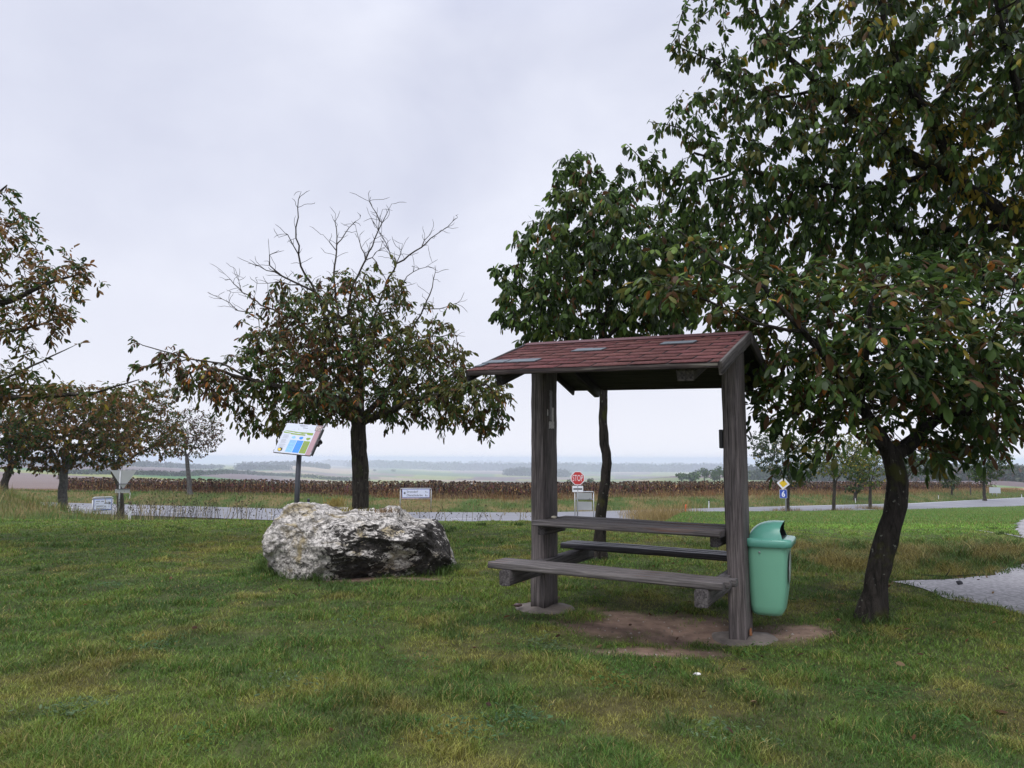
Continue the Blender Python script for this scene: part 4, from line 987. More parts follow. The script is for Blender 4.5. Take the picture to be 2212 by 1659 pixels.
# blank sign far right, wooden post, orange marker
Y = 92; b = gp(2150, Y); k = Y / F
t = thing('blank_sign', b, 'pale grey back of a wide sign far along the road at the right', 'road sign'); c = at(2149, 1059, Y); M = facing(c, 8)
sign_flat('panel', rrect(20.5 * k, 12.5 * k, .05), M, plain('pale_sign', (.45, .48, .53), .5, var=.04), t, 0, .02)
for x in (-5, 3):
    q = M @ Vector((x * k, 0, -.05)); tube_obj('post', [Vector((q.x, q.y, zg(q.x, q.y) - .2)), q], .045, M_metal, t)
Y = 88; b = gp(2088, Y); t = thing('fence_post', b, 'lone dark wooden post standing beside the young tree far right', 'post')
timber('stake', b - Vector((0, 0, .2)), b + Vector((.02, 0, 18 * Y / F)), .10, .10, Vector((1, 0, 0)), M_beam, t, 8, .006, .01)
Y = 45.5; b = gp(1477, Y); k = Y / F; t = thing('marker_post', b, 'bright orange plastic marker post in dry grass at the road corner', 'marker post')
bm = bmesh.new(); add_tube(bm, [(0, 0, -.1), (0.01, 0, .25), (.05, 0, 22 * k), (.052, 0, 24 * k)], [.055, .06, .055, .03], 12); link('stake', bm_mesh(bm, smooth_=True), M_orange, t, Matrix.Translation(b))
# delineator posts
def delineator(proto):
    t = thing('delineator_post', (0, 0, 0), 'x', 'delineator post', 'white roadside delineator posts')
    def prism(P, z0, z1, tilt=0):
        bm = bmesh.new(); a = [bm.verts.new((x, y, z0)) for x, y in P]; b_ = [bm.verts.new((x * .96, y * .96, z1 + tilt * (y + .05))) for x, y in P]
        for i in range(len(P)): bm.faces.new((a[i], a[(i + 1) % len(P)], b_[(i + 1) % len(P)], b_[i]))
        bm.faces.new(a); bm.faces.new(b_); return bm_mesh(bm)
    P = [(-.06, -.05), (.06, -.05), (.045, .04), (0, .065), (-.045, .04)]
    link('shaft', prism(P, -.2, .80), M_white, t); link('cap', prism(P, .80, .93, .25), M_black, t)
    link('reflector', poly_mesh([(-.0, .55), (.03, .55), (.03, .76), (0, .76)], 0, .004), M_black, t, Matrix(((1, 0, 0, 0), (0, 0, -1, -.0525), (0, 1, 0, 0), (0, 0, 0, 1))))
    return t
dp = delineator(None)
def place_del(i, px, py_top, Y, label, lean=0, sc=1):
    global dp
    if i == 0: r = dp; kids = list(dp.children)
    else:
        r = dp.copy(); COL.objects.link(r)
        for ch in dp.children:
            c = ch.copy(); COL.objects.link(c); c.parent = r
    g = gp(px, Y); top = at(px, py_top, Y).z
    r.location = g; h = max(.5, top - g.z); r.scale = (h / .95 * sc,) * 3; r.rotation_euler = (0, rad(lean), math.atan2(-g.x, g.y) * 1.0)
    r['label'] = label
for i, a in enumerate(((672, 1077.5, 41, 'white delineator post with black cap right behind the boulder'),
    (290, 1069, 55.6, 'white delineator post at the far edge of the road on the left'), (291.5, 1083, 31, 'white delineator post with black cap in weeds on the near roadside at the left'),
    (1527, 1079.5, 52.8, 'leaning white delineator post seen between table and near post of the shelter'), (1841, 1074.5, 64.5, 'white delineator post between the second and third thin trees on the right'),
    (2019, 1070, 78, 'small white delineator post left of the young sapling far right'), (2197, 1066, 93, 'small white delineator post with black cap at the right end of the road'))):
    place_del(i, a[0], a[1], a[2], a[3], lean=(3 if i == 3 else 0))

# ------------------------------------------------------------------ trees
def nrm_(a): return a / np.maximum(np.linalg.norm(a, axis=-1, keepdims=True), 1e-9)
LEAF_V = np.array([[0, 0, 0], [0, .34, .03], [0, .70, .02], [0, 1, -.10], [-.19, .30, -.03], [-.23, .62, -.05], [.19, .30, -.03], [.23, .62, -.05], [-.12, .10, -.01], [.12, .10, -.01], [-.13, .86, -.08], [.13, .86, -.08]], float)
LEAF_Q = np.array([[8, 0, 1, 4], [0, 9, 6, 1], [4, 1, 2, 5], [1, 6, 7, 2], [5, 2, 3, 10], [2, 7, 11, 3]])
LEAF_S = np.array([[0, 0, 0], [.26, .45, .0], [0, 1, -.08], [-.26, .45, 0]], float)
def leaves_mesh(name, O, Dv, Nn, size, colr, simple=False, wide=1.0):
    D = nrm_(Dv); X = nrm_(np.cross(D, Nn)); Z = np.cross(X, D)
    T = (LEAF_S if simple else LEAF_V).copy(); T[:, 0] *= wide; wv_ = rng.uniform(.62, 1.15, len(O))[:, None, None]
    curl = rng.uniform(.4, 2.2, len(O))[:, None]
    s = size[:, None, None]
    V = O[:, None, :] + s * (T[None, :, 0, None] * wv_ * X[:, None, :] + T[None, :, 1, None] * D[:, None, :] + (T[None, :, 2] * curl)[..., None] * Z[:, None, :] - (0.12 * curl * T[None, :, 1] ** 2)[..., None] * np.array([0, 0, 1.0]))
    k = len(T); Q = np.array([[0, 1, 2, 3]]) if simple else LEAF_Q
    Fc = (Q[None] + (np.arange(len(O)) * k)[:, None, None]).reshape(-1, 4)
    cc = np.repeat(colr, k, axis=0)
    return mesh_np(name, V.reshape(-1, 3), [Fc], {'col': cc}, not simple)
def palette(P, n, pos, seed=0):
    """P: list of (weight, colour); neighbouring leaves lean to the same colours"""
    wts = np.cumsum([p[0] for p in P]) / sum(p[0] for p in P)
    cl = fbm(pos[:, 0] * 1.6 + pos[:, 2] * 1.9, pos[:, 1] * 1.6 - pos[:, 2] * 1.3, 100 + seed, 3); cl = np.clip((cl - .5) * 2.4 + .5, 0, .999)
    u = np.where(rng.random(n) < .5, rng.random(n), cl)
    k = np.searchsorted(wts, np.clip(u, 0, .999)); c = np.array([p[1] for p in P])[k]
    return c * rng.uniform(.65, 1.4, n)[:, None]
def grow(seeds, A, D, dk, di, iters, trop=(0, 0, .05), maxn=9000):
    pos = []; par = []; seed = []; rmin = []
    for s in seeds:
        P = np.array([tuple(p) for p in s['pts']], float)
        if 'step' in s or True:       # resample
            Q = [P[0]]; R = [s['r'][0]]; tot = len(P) - 1
            for i in range(tot):
                n = max(1, int(np.linalg.norm(P[i + 1] - P[i]) / (D * 1.0)))
                for k in range(1, n + 1):
                    t = k / n; q = P[i] * (1 - t) + P[i + 1] * t
                    if k < n: q = q + rng.normal(0, D * s.get('wob', .05), 3)
                    Q.append(q); R.append(s['r'][0] + (s['r'][1] - s['r'][0]) * (i + t) / tot)
        if pos and not s.get('root'):
            d = np.linalg.norm(np.array(pos) - Q[0], axis=1); p0 = int(d.argmin()); st = 1 if d[p0] < D * 1.5 else 0
        else: p0 = -1; st = 0
        for q, r in zip(Q[st:], R[st:]):
            pos.append(q); par.append(p0); p0 = len(pos) - 1; seed.append(1 if not s.get('leafy') else 2); rmin.append(r)
    n_seed = len(pos)
    md = np.full(len(A), 1e9); mi = np.zeros(len(A), int)
    def upd(i0):
        B = np.array(pos[i0:])
        for c in range(0, len(B), 400):
            d = np.linalg.norm(A[:, None, :] - B[None, c:c + 400], axis=2); j = d.argmin(1); m = d[np.arange(len(A)), j]
            k = m < md; md[k] = m[k]; mi[k] = j[k] + i0 + c
    live = np.ones(len(A), bool); upd(0)
    tr = np.array(trop); last = {}
    for it in range(iters):
        k = live & (md < di)
        if not k.any() or len(pos) > maxn: break
        v = nrm_(A[k] - np.array(pos)[mi[k]]); acc = np.zeros((len(pos), 3)); np.add.at(acc, mi[k], v); cnt = np.bincount(mi[k], minlength=len(pos))
        i0 = len(pos)
        for i in np.nonzero(cnt)[0]:
            d = acc[i] / cnt[i]; l = np.linalg.norm(d)
            if l < .15: d = d + rng.normal(0, .5, 3)
            d = d / np.linalg.norm(d) + tr + rng.normal(0, .16, 3); d /= np.linalg.norm(d)
            q = pos[i] + d * D
            if i in last and np.linalg.norm(last[i] - q) < D * .25: continue
            last[i] = q; pos.append(q); par.append(i); seed.append(0); rmin.append(0)
        if len(pos) == i0: break
        upd(i0); live &= md > dk
    return np.array(pos), np.array(par), np.array(seed), np.array(rmin)
def radii(par, rmin, tip, e=2.3):
    n = len(par); a = np.zeros(n)
    has = np.zeros(n, bool); has[par[par >= 0]] = True
    for i in range(n - 1, -1, -1):
        if not has[i]: a[i] = max(a[i], tip ** e)
        if par[i] >= 0: a[par[i]] += a[i]
    r = a ** (1 / e)
    return np.where(rmin > 0, np.where(rmin > .02, rmin, np.minimum(np.maximum(r * .8, rmin), rmin * 1.6)), r)
def skel_mesh(pos, par, r, keep=None, flare=None, thin=.014):
    n = len(par); ch = [[] for _ in range(n)]; roots = []
    for i in range(n):
        (ch[par[i]] if par[i] >= 0 else roots).append(i)
    V = []; Fq = []; cnt = 0
    stack = [(x, -1) for x in roots]
    while stack:
        i, p = stack.pop(); chain = ([p] if p >= 0 else []) + [i]
        while True:
            c = ch[chain[-1]]
            if not c: break
            b = max(c, key=lambda q: r[q]); stack += [(q, chain[-1]) for q in c if q != b]; chain.append(b)
        if len(chain) < 2: continue
        P = pos[chain]; R = r[chain].copy()
        if p >= 0: R[0] = min(R[0], R[1] * 1.25)
        R[-1] *= .5
        ns = 12 if R.max() > .05 else 6 if R.max() > thin else 3 if R.max() < .006 else 4
        T = np.zeros_like(P); T[1:-1] = P[2:] - P[:-2]; T[0] = P[1] - P[0]; T[-1] = P[-1] - P[-2]; T = nrm_(T)
        ref = np.array([.3, .9, .2]) if abs(T[0][2]) > .7 else np.array([0, 0, 1.0])
        ang = np.arange(ns) * 2 * np.pi / ns
        for q in range(len(P)):
            ref = ref - T[q] * ref.dot(T[q]); ref = ref / max(np.linalg.norm(ref), 1e-6); b = np.cross(T[q], ref)
            rr = R[q]
            if ns == 12: rr = rr * (1 + .10 * np.sin(ang * 3 + P[q][2] * 5) + .07 * np.sin(ang * 5 - P[q][2] * 11) + rng.normal(0, .025, ns))
            V.append(P[q] + (np.cos(ang)[:, None] * ref + np.sin(ang)[:, None] * b) * (rr[:, None] if np.ndim(rr) else rr))
        for q in range(len(P) - 1):
            a0 = cnt + q * ns + np.arange(ns); a1 = cnt + q * ns + (np.arange(ns) + 1) % ns
            Fq.append(np.stack([a0, a1, a1 + ns, a0 + ns], -1))
        cnt += ns * len(P)
    return mesh_np('wood', np.concatenate(V), [np.concatenate(Fq)], None, True)
def lobe_points(lobes, Y0):
    A = []
    for (px, py, rx, ry, rd, dY, n) in lobes:
        n = int(n * 1.6)
        c = np.array(at(px, py, Y0 + dY)[:]); Yc = Y0 + dY
        v = nrm_(rng.normal(size=(n, 3))) * (rng.random(n) ** .42)[:, None]
        A.append(c + v * np.array([rx / F * Yc, rd, ry / F * Yc]))
    return np.concatenate(A)
def tree(name, label, cat, Y0, seeds, lobes, D, leaf, tip=.0035, di=None, dk=None, trop=(0, 0, .04), bark=None, group=None, iters=70, maxn=9000, twigs=0, base=None):
    S_ = []
    for s in seeds:
        s = dict(s); s['pts'] = [at(p[0], p[1], Y0 + (p[2] if len(p) > 2 else 0)) for p in s['pts']]
        if s.get('root'):
            b = s['pts'][0]; s['pts'][0] = Vector((b.x, b.y, zg(b.x, b.y) - .08))
        S_.append(s)
    A = lobe_points(lobes, Y0)
    pos, par, sd_, rm = grow(S_, A, D, dk or D * 1.7, di or 50, iters, trop, maxn)
    r = radii(par, rm, tip)
    if twigs:     # short bare side twigs on the dead limbs
        T_ = []; has = np.bincount(par[par >= 0], minlength=len(par)); P_, Q_, R_, S2 = list(pos), list(par), list(r), list(sd_)
        for i in np.nonzero((sd_ == 1) & (r < .03) & (pos[:, 2] > 1.5))[0]:
            if rng.random() < twigs:
              for _q in range(rng.integers(1, 3)):
                d = nrm_(pos[i] - pos[par[i]]) + rng.normal(0, .75, 3); d[2] = abs(d[2]) * .8; d = nrm_(d); q = pos[i]; pi = i
                for k in range(rng.integers(2, 7)):
                    q = q + d * D * .5; d = nrm_(d + rng.normal(0, .25, 3)); P_.append(q); Q_.append(pi); R_.append(.0038); S2.append(1); pi = len(P_) - 1
        pos, par, r, sd_ = np.array(P_), np.array(Q_), np.array(R_), np.array(S2)
    root = pos[0].copy(); root[2] = zg(root[0], root[1])
    # root flare
    hgt = pos[:, 2] - root[2]; tr = (rm[:len(pos)] if len(rm) >= len(pos) else np.pad(rm, (0, len(pos) - len(rm)))) > 0
    r = np.where(tr & (hgt < .25), r * (1 + .45 * np.clip((.25 - hgt) / .25, 0, 1.2)), r)
    t = thing(name, Vector(root), label, cat, group)
    Pl = pos - root
    # trunk = thick wood, branches = the rest
    thick = r > max(.028, tip * 5)
    link('trunk', skel_mesh(Pl, par, r), bark or M_bark, t, Matrix.Translation(root))
    # leaves
    ok = np.nonzero((sd_ != 1) & (r < leaf['rmax']))[0]
    keep = ok[rng.random(len(ok)) < leaf.get('dens', 1)]
    rep = rng.poisson(leaf['n'], len(keep)); idx = np.repeat(keep, rep)
    dirn = nrm_(pos[idx] - pos[np.maximum(par[idx], 0)])
    o = pos[idx] - dirn * D * rng.random((len(idx), 1))
    out_ = nrm_(dirn * .8 + rng.normal(0, .7, (len(idx), 3)) + np.array([0, 0, leaf.get('lift', 0)]))
    if leaf['kind'] == 'compound':
        rl = leaf['rachis'] * rng.uniform(.7, 1.25, (len(idx), 1)); side = nrm_(np.cross(out_, np.array([0, 0, 1.0]) + rng.normal(0, .2, (len(idx), 3))))
        O = []; Dd = []; Sz = []
        for (tt, sg, sz) in ((.35, 1, .7), (.38, -1, .7), (.62, 1, .9), (.66, -1, .9), (.88, 1, 1), (.9, -1, 1), (1, 0, 1.15)):
            m = rng.random(len(idx)) < .88
            oo = o + out_ * rl * tt - np.array([0, 0, 1.0]) * rl * .25 * tt ** 2
            dd = (side * sg * .9 + out_ * (.55 if sg else 1.0) + np.array([0, 0, -leaf['droop']]) + rng.normal(0, .28, (len(idx), 3)))
            O.append(oo[m]); Dd.append(dd[m]); Sz.append((leaf['size'] * sz * rng.uniform(.7, 1.2, len(idx)))[m])
        O = np.concatenate(O); Dd = np.concatenate(Dd); Sz = np.concatenate(Sz)
    else:
        O = o + out_ * leaf['size'] * .35; Dd = out_ * .7 + np.array([0, 0, -leaf['droop']]) + rng.normal(0, .3, O.shape); Sz = leaf['size'] * rng.uniform(.6, 1.25, len(O))
    Nn = np.array([0, 0, 1.0]) + rng.normal(0, .55, O.shape)
    cl = palette(leaf['pal'], len(O), O)
    k = leaf.get('shade_h')
    me = leaves_mesh('crown', O - root, Dd, Nn, Sz, cl, leaf.get('simple', False), leaf.get('wide', 1.0))
    link('crown', me, M_leaf, t, Matrix.Translation(root))
    print(label[:40], 'nodes', len(pos), 'leaves', len(O))
    return t
GD, GM, GL, GG = (.032, .060, .016), (.065, .115, .026), (.125, .19, .035), (.10, .135, .075)
BR, BD, OR, YE, OL = (.11, .058, .026), (.06, .036, .02), (.34, .13, .03), (.28, .22, .03), (.10, .105, .026)
PAL_AUT = [(32, OL), (18, GM), (12, GD), (22, BR), (8, BD), (3, OR), (1.5, YE), (4, GG)]
PAL_BRN = [(22, OL), (12, GM), (6, GD), (26, (.17, .095, .04)), (16, (.21, .12, .045)), (6, (.26, .12, .035)), (2, YE)]
PAL_GRN = [(10, (.12, .185, .05)), (30, (.085, .145, .035)), (4, BR), (24, GD), (12, GG), (8, GL), (7, OL), (.7, OR), (5, GM)]
PAL_GRD = [(10, (.10, .165, .045)), (20, GD), (34, GM), (14, OL), (12, GG), (8, GL), (5, (.12, .075, .035)), (.5, OR), (.3, YE)]
PAL_MIX = [(18, GD), (26, GM), (16, OL), (12, GG), (11, BR), (5, (.09, .055, .03)), (2.2, OR), (2, YE), (8, GL)]
def c1(x, y, d=0): return (270 + .3906 * x, 378 + .3906 * y, d)
def seedpts(L_, d0, d1=None):
    d1 = d0 if d1 is None else d1
    return [c1(x, y, d0 + (d1 - d0) * i / max(1, len(L_) - 1)) for i, (x, y) in enumerate(L_)]
bare = [([(1130, 850), (1075, 690), (1000, 560), (960, 440), (945, 290), (955, 180), (975, 92)], -.3, -.9), ([(960, 440), (900, 330), (850, 345)], -.6, -.8),
        ([(1150, 800), (1060, 650), (870, 560), (800, 500), (795, 385)], -.2, -.7), ([(870, 560), (700, 490)], -.5, -.7), ([(960, 620), (860, 590), (730, 600)], -.4, -.7),
        ([(1150, 1000), (960, 800), (750, 720), (650, 650), (610, 520)], .2, .8), ([(650, 650), (560, 555)], .7, .9), ([(740, 800), (600, 730), (515, 670)], .4, .6),
        ([(1180, 800), (1155, 550), (1170, 420), (1170, 300), (1165, 215)], .1, .3), ([(1172, 390), (1240, 290), (1300, 240)], .2, .5), ([(1168, 410), (1130, 370), (1095, 330)], .2, .1),
        ([(1230, 800), (1250, 640), (1330, 470), (1400, 310), (1425, 190)], -.1, -.5), ([(1402, 310), (1475, 160)], -.5, -.6), ([(1425, 290), (1390, 210), (1350, 145)], -.5, -.3), ([(1325, 470), (1275, 280)], -.3, 0), ([(1330, 480), (1430, 400)], -.3, -.5),
        ([(1300, 1000), (1400, 720), (1500, 490), (1640, 400), (1720, 330), (1840, 235)], .1, .7), ([(1515, 480), (1535, 380)], .4, .5), ([(1495, 500), (1440, 370), (1370, 250)], .4, .3), ([(1640, 400), (1700, 300)], .5, .5),
        ([(1400, 1050), (1530, 970), (1650, 740), (1700, 620), (1720, 500)], .3, .6), ([(1650, 740), (1740, 740), (1860, 700)], .5, .7), ([(1530, 990), (1700, 890), (1830, 890)], .4, .6), ([(1420, 700), (1560, 560), (1700, 485)], .2, .5)]
sd1 = [dict(pts=[(779, 1150, 0), (778, 1060, 0), (776, 980, .02), (775, 915, 0)], r=(.125, .11), root=1, wob=.02),
       dict(pts=[(775, 915, 0), (758, 901, -.1), (700, 870, -.4), (620, 840, -.7), (520, 815, -.9), (440, 790, -1.0)], r=(.07, .014), leafy=1),
       dict(pts=[(775, 915, 0), (748, 880, .2), (735, 847, .3), (733, 769, .4), (720, 690, .4)], r=(.075, .02)),
       dict(pts=[(776, 915, 0), (778, 862, 0), (778, 769, 0), (752, 680, -.1)], r=(.075, .02)),
       dict(pts=[(776, 912, 0), (848, 886, -.3), (895, 862, -.5), (973, 847, -.6), (1050, 830, -.8)], r=(.065, .014), leafy=1),
       dict(pts=[(776, 912, 0), (830, 850, .5), (900, 760, .9)], r=(.055, .014), leafy=1), dict(pts=[(775, 912, 0), (700, 830, .7), (620, 760, 1.2)], r=(.055, .014), leafy=1),
       dict(pts=[(560, 830, -.9), (480, 785, -.9), (408, 775, -.8), (330, 752, -.8), (288, 735, -.8)], r=(.016, .005), leafy=1), dict(pts=[(408, 775, -.8), (330, 790, -.7), (275, 796, -.7)], r=(.010, .005), leafy=1)]
for P_, a, b in bare: sd1.append(dict(pts=seedpts(P_, a, b), r=(.021 if len(P_) > 4 else .010, .0035), wob=.09))
walnut = dict(kind='compound', rachis=.14, size=.082, droop=.75, n=.62, rmax=.012, pal=PAL_AUT, wide=1.05)
T1 = tree('walnut_tree', 'walnut tree with bare dead top branches and browning leaves behind the boulder', 'tree', 11.0, sd1,
     [(700, 760, 190, 150, 1.3, 0, 560), (860, 800, 170, 120, 1.3, .1, 480), (760, 670, 160, 95, .9, 0, 260), (520, 830, 140, 50, .8, -.6, 190), (1000, 860, 115, 70, .9, -.4, 260), (600, 905, 90, 34, .7, -.4, 110), (700, 860, 90, 50, .8, -.9, 130),
      (400, 790, 75, 30, .4, -.8, 70), (1060, 905, 50, 36, .5, -.4, 60), (930, 700, 60, 60, .5, .3, 50), (600, 745, 60, 60, .6, .4, 70)], .11, dict(walnut, n=2.0), di=1.6, dk=.16, maxn=4000, twigs=.9, trop=(0, 0, .0))
cherry = dict(kind='single', size=.085, droop=.9, n=2.6, rmax=.011, pal=PAL_GRN, wide=1.2)
T2 = tree('leafy_tree', 'green leafy tree with a thin dark knobbly trunk behind the shelter', 'tree', 8.85,
     [dict(pts=[(1297, 1217, 0), (1297, 1150, 0), (1300, 1100, 0), (1307, 1040, 0), (1311, 1000, 0), (1305, 960, 0), (1303, 915, 0), (1304, 850, 0), (1306, 780, 0), (1300, 700, 0)], r=(.068, .042), root=1, wob=.06),
      dict(pts=[(1300, 700, 0), (1280, 600, 0), (1270, 480, 0), (1245, 380, 0)], r=(.036, .010), leafy=1), dict(pts=[(1304, 760, 0), (1220, 680, .3), (1130, 620, .2)], r=(.028, .010), leafy=1),
      dict(pts=[(1304, 740, 0), (1380, 660, -.2), (1450, 560, 0)], r=(.028, .010), leafy=1), dict(pts=[(1300, 710, 0), (1340, 580, .5), (1330, 430, .3)], r=(.026, .010), leafy=1), dict(pts=[(1304, 770, 0), (1200, 720, -.4), (1110, 690, -.5)], r=(.022, .008), leafy=1)],
     [(1290, 560, 190, 170, 1.1, 0, 760), (1240, 400, 72, 90, .5, 0, 150), (1330, 440, 75, 95, .5, .1, 150), (1170, 640, 110, 90, .8, 0, 300), (1430, 600, 120, 130, .9, 0, 420), (1480, 520, 80, 90, .6, 0, 200), (1400, 490, 60, 60, .5, 0, 100), (1230, 710, 130, 45, .8, 0, 170), (1400, 700, 120, 60, .8, 0, 170), (1165, 530, 70, 60, .5, 0, 110), (1085, 680, 35, 40, .3, 0, 30), (1080, 585, 30, 30, .3, 0, 25)],
     .085, dict(cherry, n=7.5), di=1.3, dk=.13, maxn=4000, bark=M_barkdark, trop=(0, 0, .03))
T3 = tree('walnut_tree', 'leaning walnut tree with forked mossy trunk beside the path', 'tree', 5.8,
     [dict(pts=[(1876, 1338, 0), (1892, 1250, 0), (1915, 1170, 0), (1937, 1090, 0), (1940, 1040, 0), (1925, 985, 0)], r=(.088, .072), root=1, wob=.02),
      dict(pts=[(1925, 985, 0), (1890, 930, -.1), (1858, 870, -.2), (1800, 790, -.4), (1720, 700, -.6)], r=(.058, .018)), dict(pts=[(1930, 990, 0), (1975, 955, .1), (2030, 895, .2), (2090, 820, .3), (2160, 740, .4)], r=(.055, .018)),
      dict(pts=[(1925, 985, 0), (1985, 930, .5), (2010, 840, .8), (2000, 700, .9)], r=(.04, .014)), dict(pts=[(1880, 915, -.1), (1780, 900, .3), (1690, 850, .4)], r=(.03, .01), leafy=1), dict(pts=[(1858, 870, -.2), (1870, 780, -.5), (1880, 660, -.7)], r=(.035, .012), leafy=1),
      dict(pts=[(1720, 700, -.6), (1650, 620, -.6), (1540, 560, -.5), (1450, 480, -.3)], r=(.018, .006), leafy=1), dict(pts=[(1740, 720, -.6), (1640, 700, -.5), (1530, 650, -.3), (1400, 610, -.1)], r=(.014, .005), leafy=1),
      dict(pts=[(2030, 895, .2), (2120, 890, -.3), (2230, 860, -.5)], r=(.03, .01), leafy=1)],
     [(1860, 740, 200, 160, .9, -.2, 420), (2060, 760, 190, 170, 1.0, 0, 430), (1720, 820, 130, 110, .8, 0, 230), (1950, 840, 200, 65, .9, -.2, 130), (2120, 920, 130, 75, .7, 0, 130), (1690, 910, 80, 40, .5, .1, 50), (1830, 925, 60, 40, .5, -.2, 25), (2060, 990, 60, 35, .4, 0, 26),
      (1640, 650, 140, 90, .8, -.1, 170), (1480, 600, 110, 60, .4, -.2, 60), (1850, 610, 180, 60, .8, .2, 90), (2080, 590, 180, 60, .8, .2, 100), (2250, 800, 120, 160, .8, 0, 200), (2160, 640, 150, 90, .8, -.3, 150), (1690, 1000, 25, 40, .25, 0, 10)],
     .085, dict(kind='compound', rachis=.16, size=.080, droop=.6, n=1.55, rmax=.010, pal=PAL_MIX, wide=1.15), di=1.2, dk=.14, bark=M_barkdark, trop=(0, 0, -.02), maxn=6500)
T4 = tree('leafy_tree', 'big overhanging tree filling the upper right corner with its trunk out of sight', 'tree', 6.9,
     [dict(pts=[(2480, 1330, 0), (2475, 1100, 0), (2450, 900, 0), (2400, 720, 0), (2330, 600, 0)], r=(.20, .11), root=1, wob=.02),
      dict(pts=[(2330, 600, 0), (2212, 488, 0), (2031, 371, 0), (1957, 332, 0), (1872, 267, 0), (1780, 190, 0), (1690, 110, 0), (1640, 40, .1)], r=(.075, .014)), dict(pts=[(2075, 400, 0), (2041, 325, -.2), (2015, 260, -.3), (1943, 163, -.5), (1917, 72, -.6), (1895, -40, -.7)], r=(.05, .016)),
      dict(pts=[(2031, 371, 0), (1900, 410, .4), (1760, 400, .6), (1620, 370, .7), (1500, 330, .8)], r=(.04, .012), leafy=1), dict(pts=[(1780, 190, 0), (1690, 210, .2), (1600, 190, .3), (1540, 130, .4), (1450, 95, .5)], r=(.02, .005), leafy=1),
      dict(pts=[(2212, 488, 0), (2000, 500, .8), (1800, 480, 1.2), (1620, 440, 1.4)], r=(.045, .012), leafy=1), dict(pts=[(1560, 350, .8), (1480, 280, .7), (1400, 262, .7)], r=(.009, .005), leafy=1), dict(pts=[(1600, 370, .8), (1500, 400, .7), (1390, 350, .7), (1352, 310, .7)], r=(.009, .005), leafy=1),
      dict(pts=[(2330, 600, 0), (2260, 400, -.6), (2200, 200, -1.0), (2150, 0, -1.2)], r=(.06, .015)), dict(pts=[(1640, 330, .8), (1545, 250, .8), (1508, 200, .8)], r=(.008, .004), leafy=1)],
     [(1990, 120, 330, 230, 1.3, -.2, 1250), (1800, 330, 280, 170, 1.2, .3, 1000), (2150, 330, 250, 220, 1.4, 0, 800), (1640, 160, 110, 190, .8, .2, 330), (1600, 430, 150, 80, .8, .9, 240), (1900, 480, 300, 90, 1.2, .8, 560), (2230, 90, 200, 250, 1.2, -1.0, 420), (1640, 560, 160, 80, .9, 1.0, 300), (1900, 575, 270, 70, .9, .9, 420), (2150, 540, 190, 90, .9, .6, 330), (1480, 430, 70, 50, .4, .9, 60),
      (1440, 380, 70, 60, .4, .7, 90), (1500, 250, 60, 70, .4, .6, 70), (1400, 330, 40, 30, .25, .7, 26), (1480, 120, 50, 30, .3, .5, 20), (1530, 300, 60, 60, .4, .7, 50), (1600, -60, 120, 90, .7, 0, 140), (2000, -200, 350, 150, 1.2, -.3, 400), (2400, 300, 150, 300, 1.2, 0, 260)],
     .095, dict(cherry, n=7.5, pal=PAL_GRD, size=.080), di=1.4, dk=.15, bark=M_barkdark, trop=(0, 0, .02), maxn=11000)
T5 = tree('walnut_tree', 'sparse brown-leaved tree reaching in from the left edge high above the road', 'tree', 9.6,
     [dict(pts=[(-420, 1150, 0), (-420, 1000, 0), (-400, 850, 0), (-380, 760, 0)], r=(.16, .12), root=1, wob=.02),
      dict(pts=[(-380, 760, 0), (-250, 700, 0), (-100, 680, 0), (20, 650, 0), (110, 610, 0), (180, 590, 0)], r=(.08, .008), leafy=1), dict(pts=[(-380, 760, 0), (-300, 600, .4), (-150, 500, .3), (-20, 430, 0), (15, 400, 0)], r=(.08, .008), leafy=1),
      dict(pts=[(-400, 850, 0), (-200, 860, -.3), (0, 858, -.4), (120, 855, -.4), (200, 850, -.4), (300, 820, -.3)], r=(.06, .006), leafy=1), dict(pts=[(-100, 680, 0), (0, 720, -.3), (90, 700, -.4), (150, 680, -.4)], r=(.03, .005), leafy=1),
      dict(pts=[(-60, 850, -.3), (50, 800, -.5), (110, 770, -.5), (170, 742, -.4)], r=(.02, .004), leafy=1)],
     [(-120, 600, 180, 170, 1.1, 0, 330), (40, 560, 90, 100, .7, 0, 120), (120, 610, 95, 90, .6, 0, 130), (-100, 820, 200, 70, 1, -.2, 260), (70, 840, 100, 38, .6, -.4, 130), (210, 850, 90, 25, .4, -.4, 70), (-10, 430, 40, 40, .4, 0, 40), (60, 690, 90, 60, .5, -.3, 110), (-300, 600, 200, 200, 1.2, 0, 200), (-5, 500, 50, 70, .5, 0, 80)],
     .12, dict(kind='compound', rachis=.15, size=.088, droop=.35, n=2.4, rmax=.012, pal=PAL_BRN + [(14, GD), (8, GM)], wide=.95), di=1.8, dk=.22, trop=(0, 0, .03))
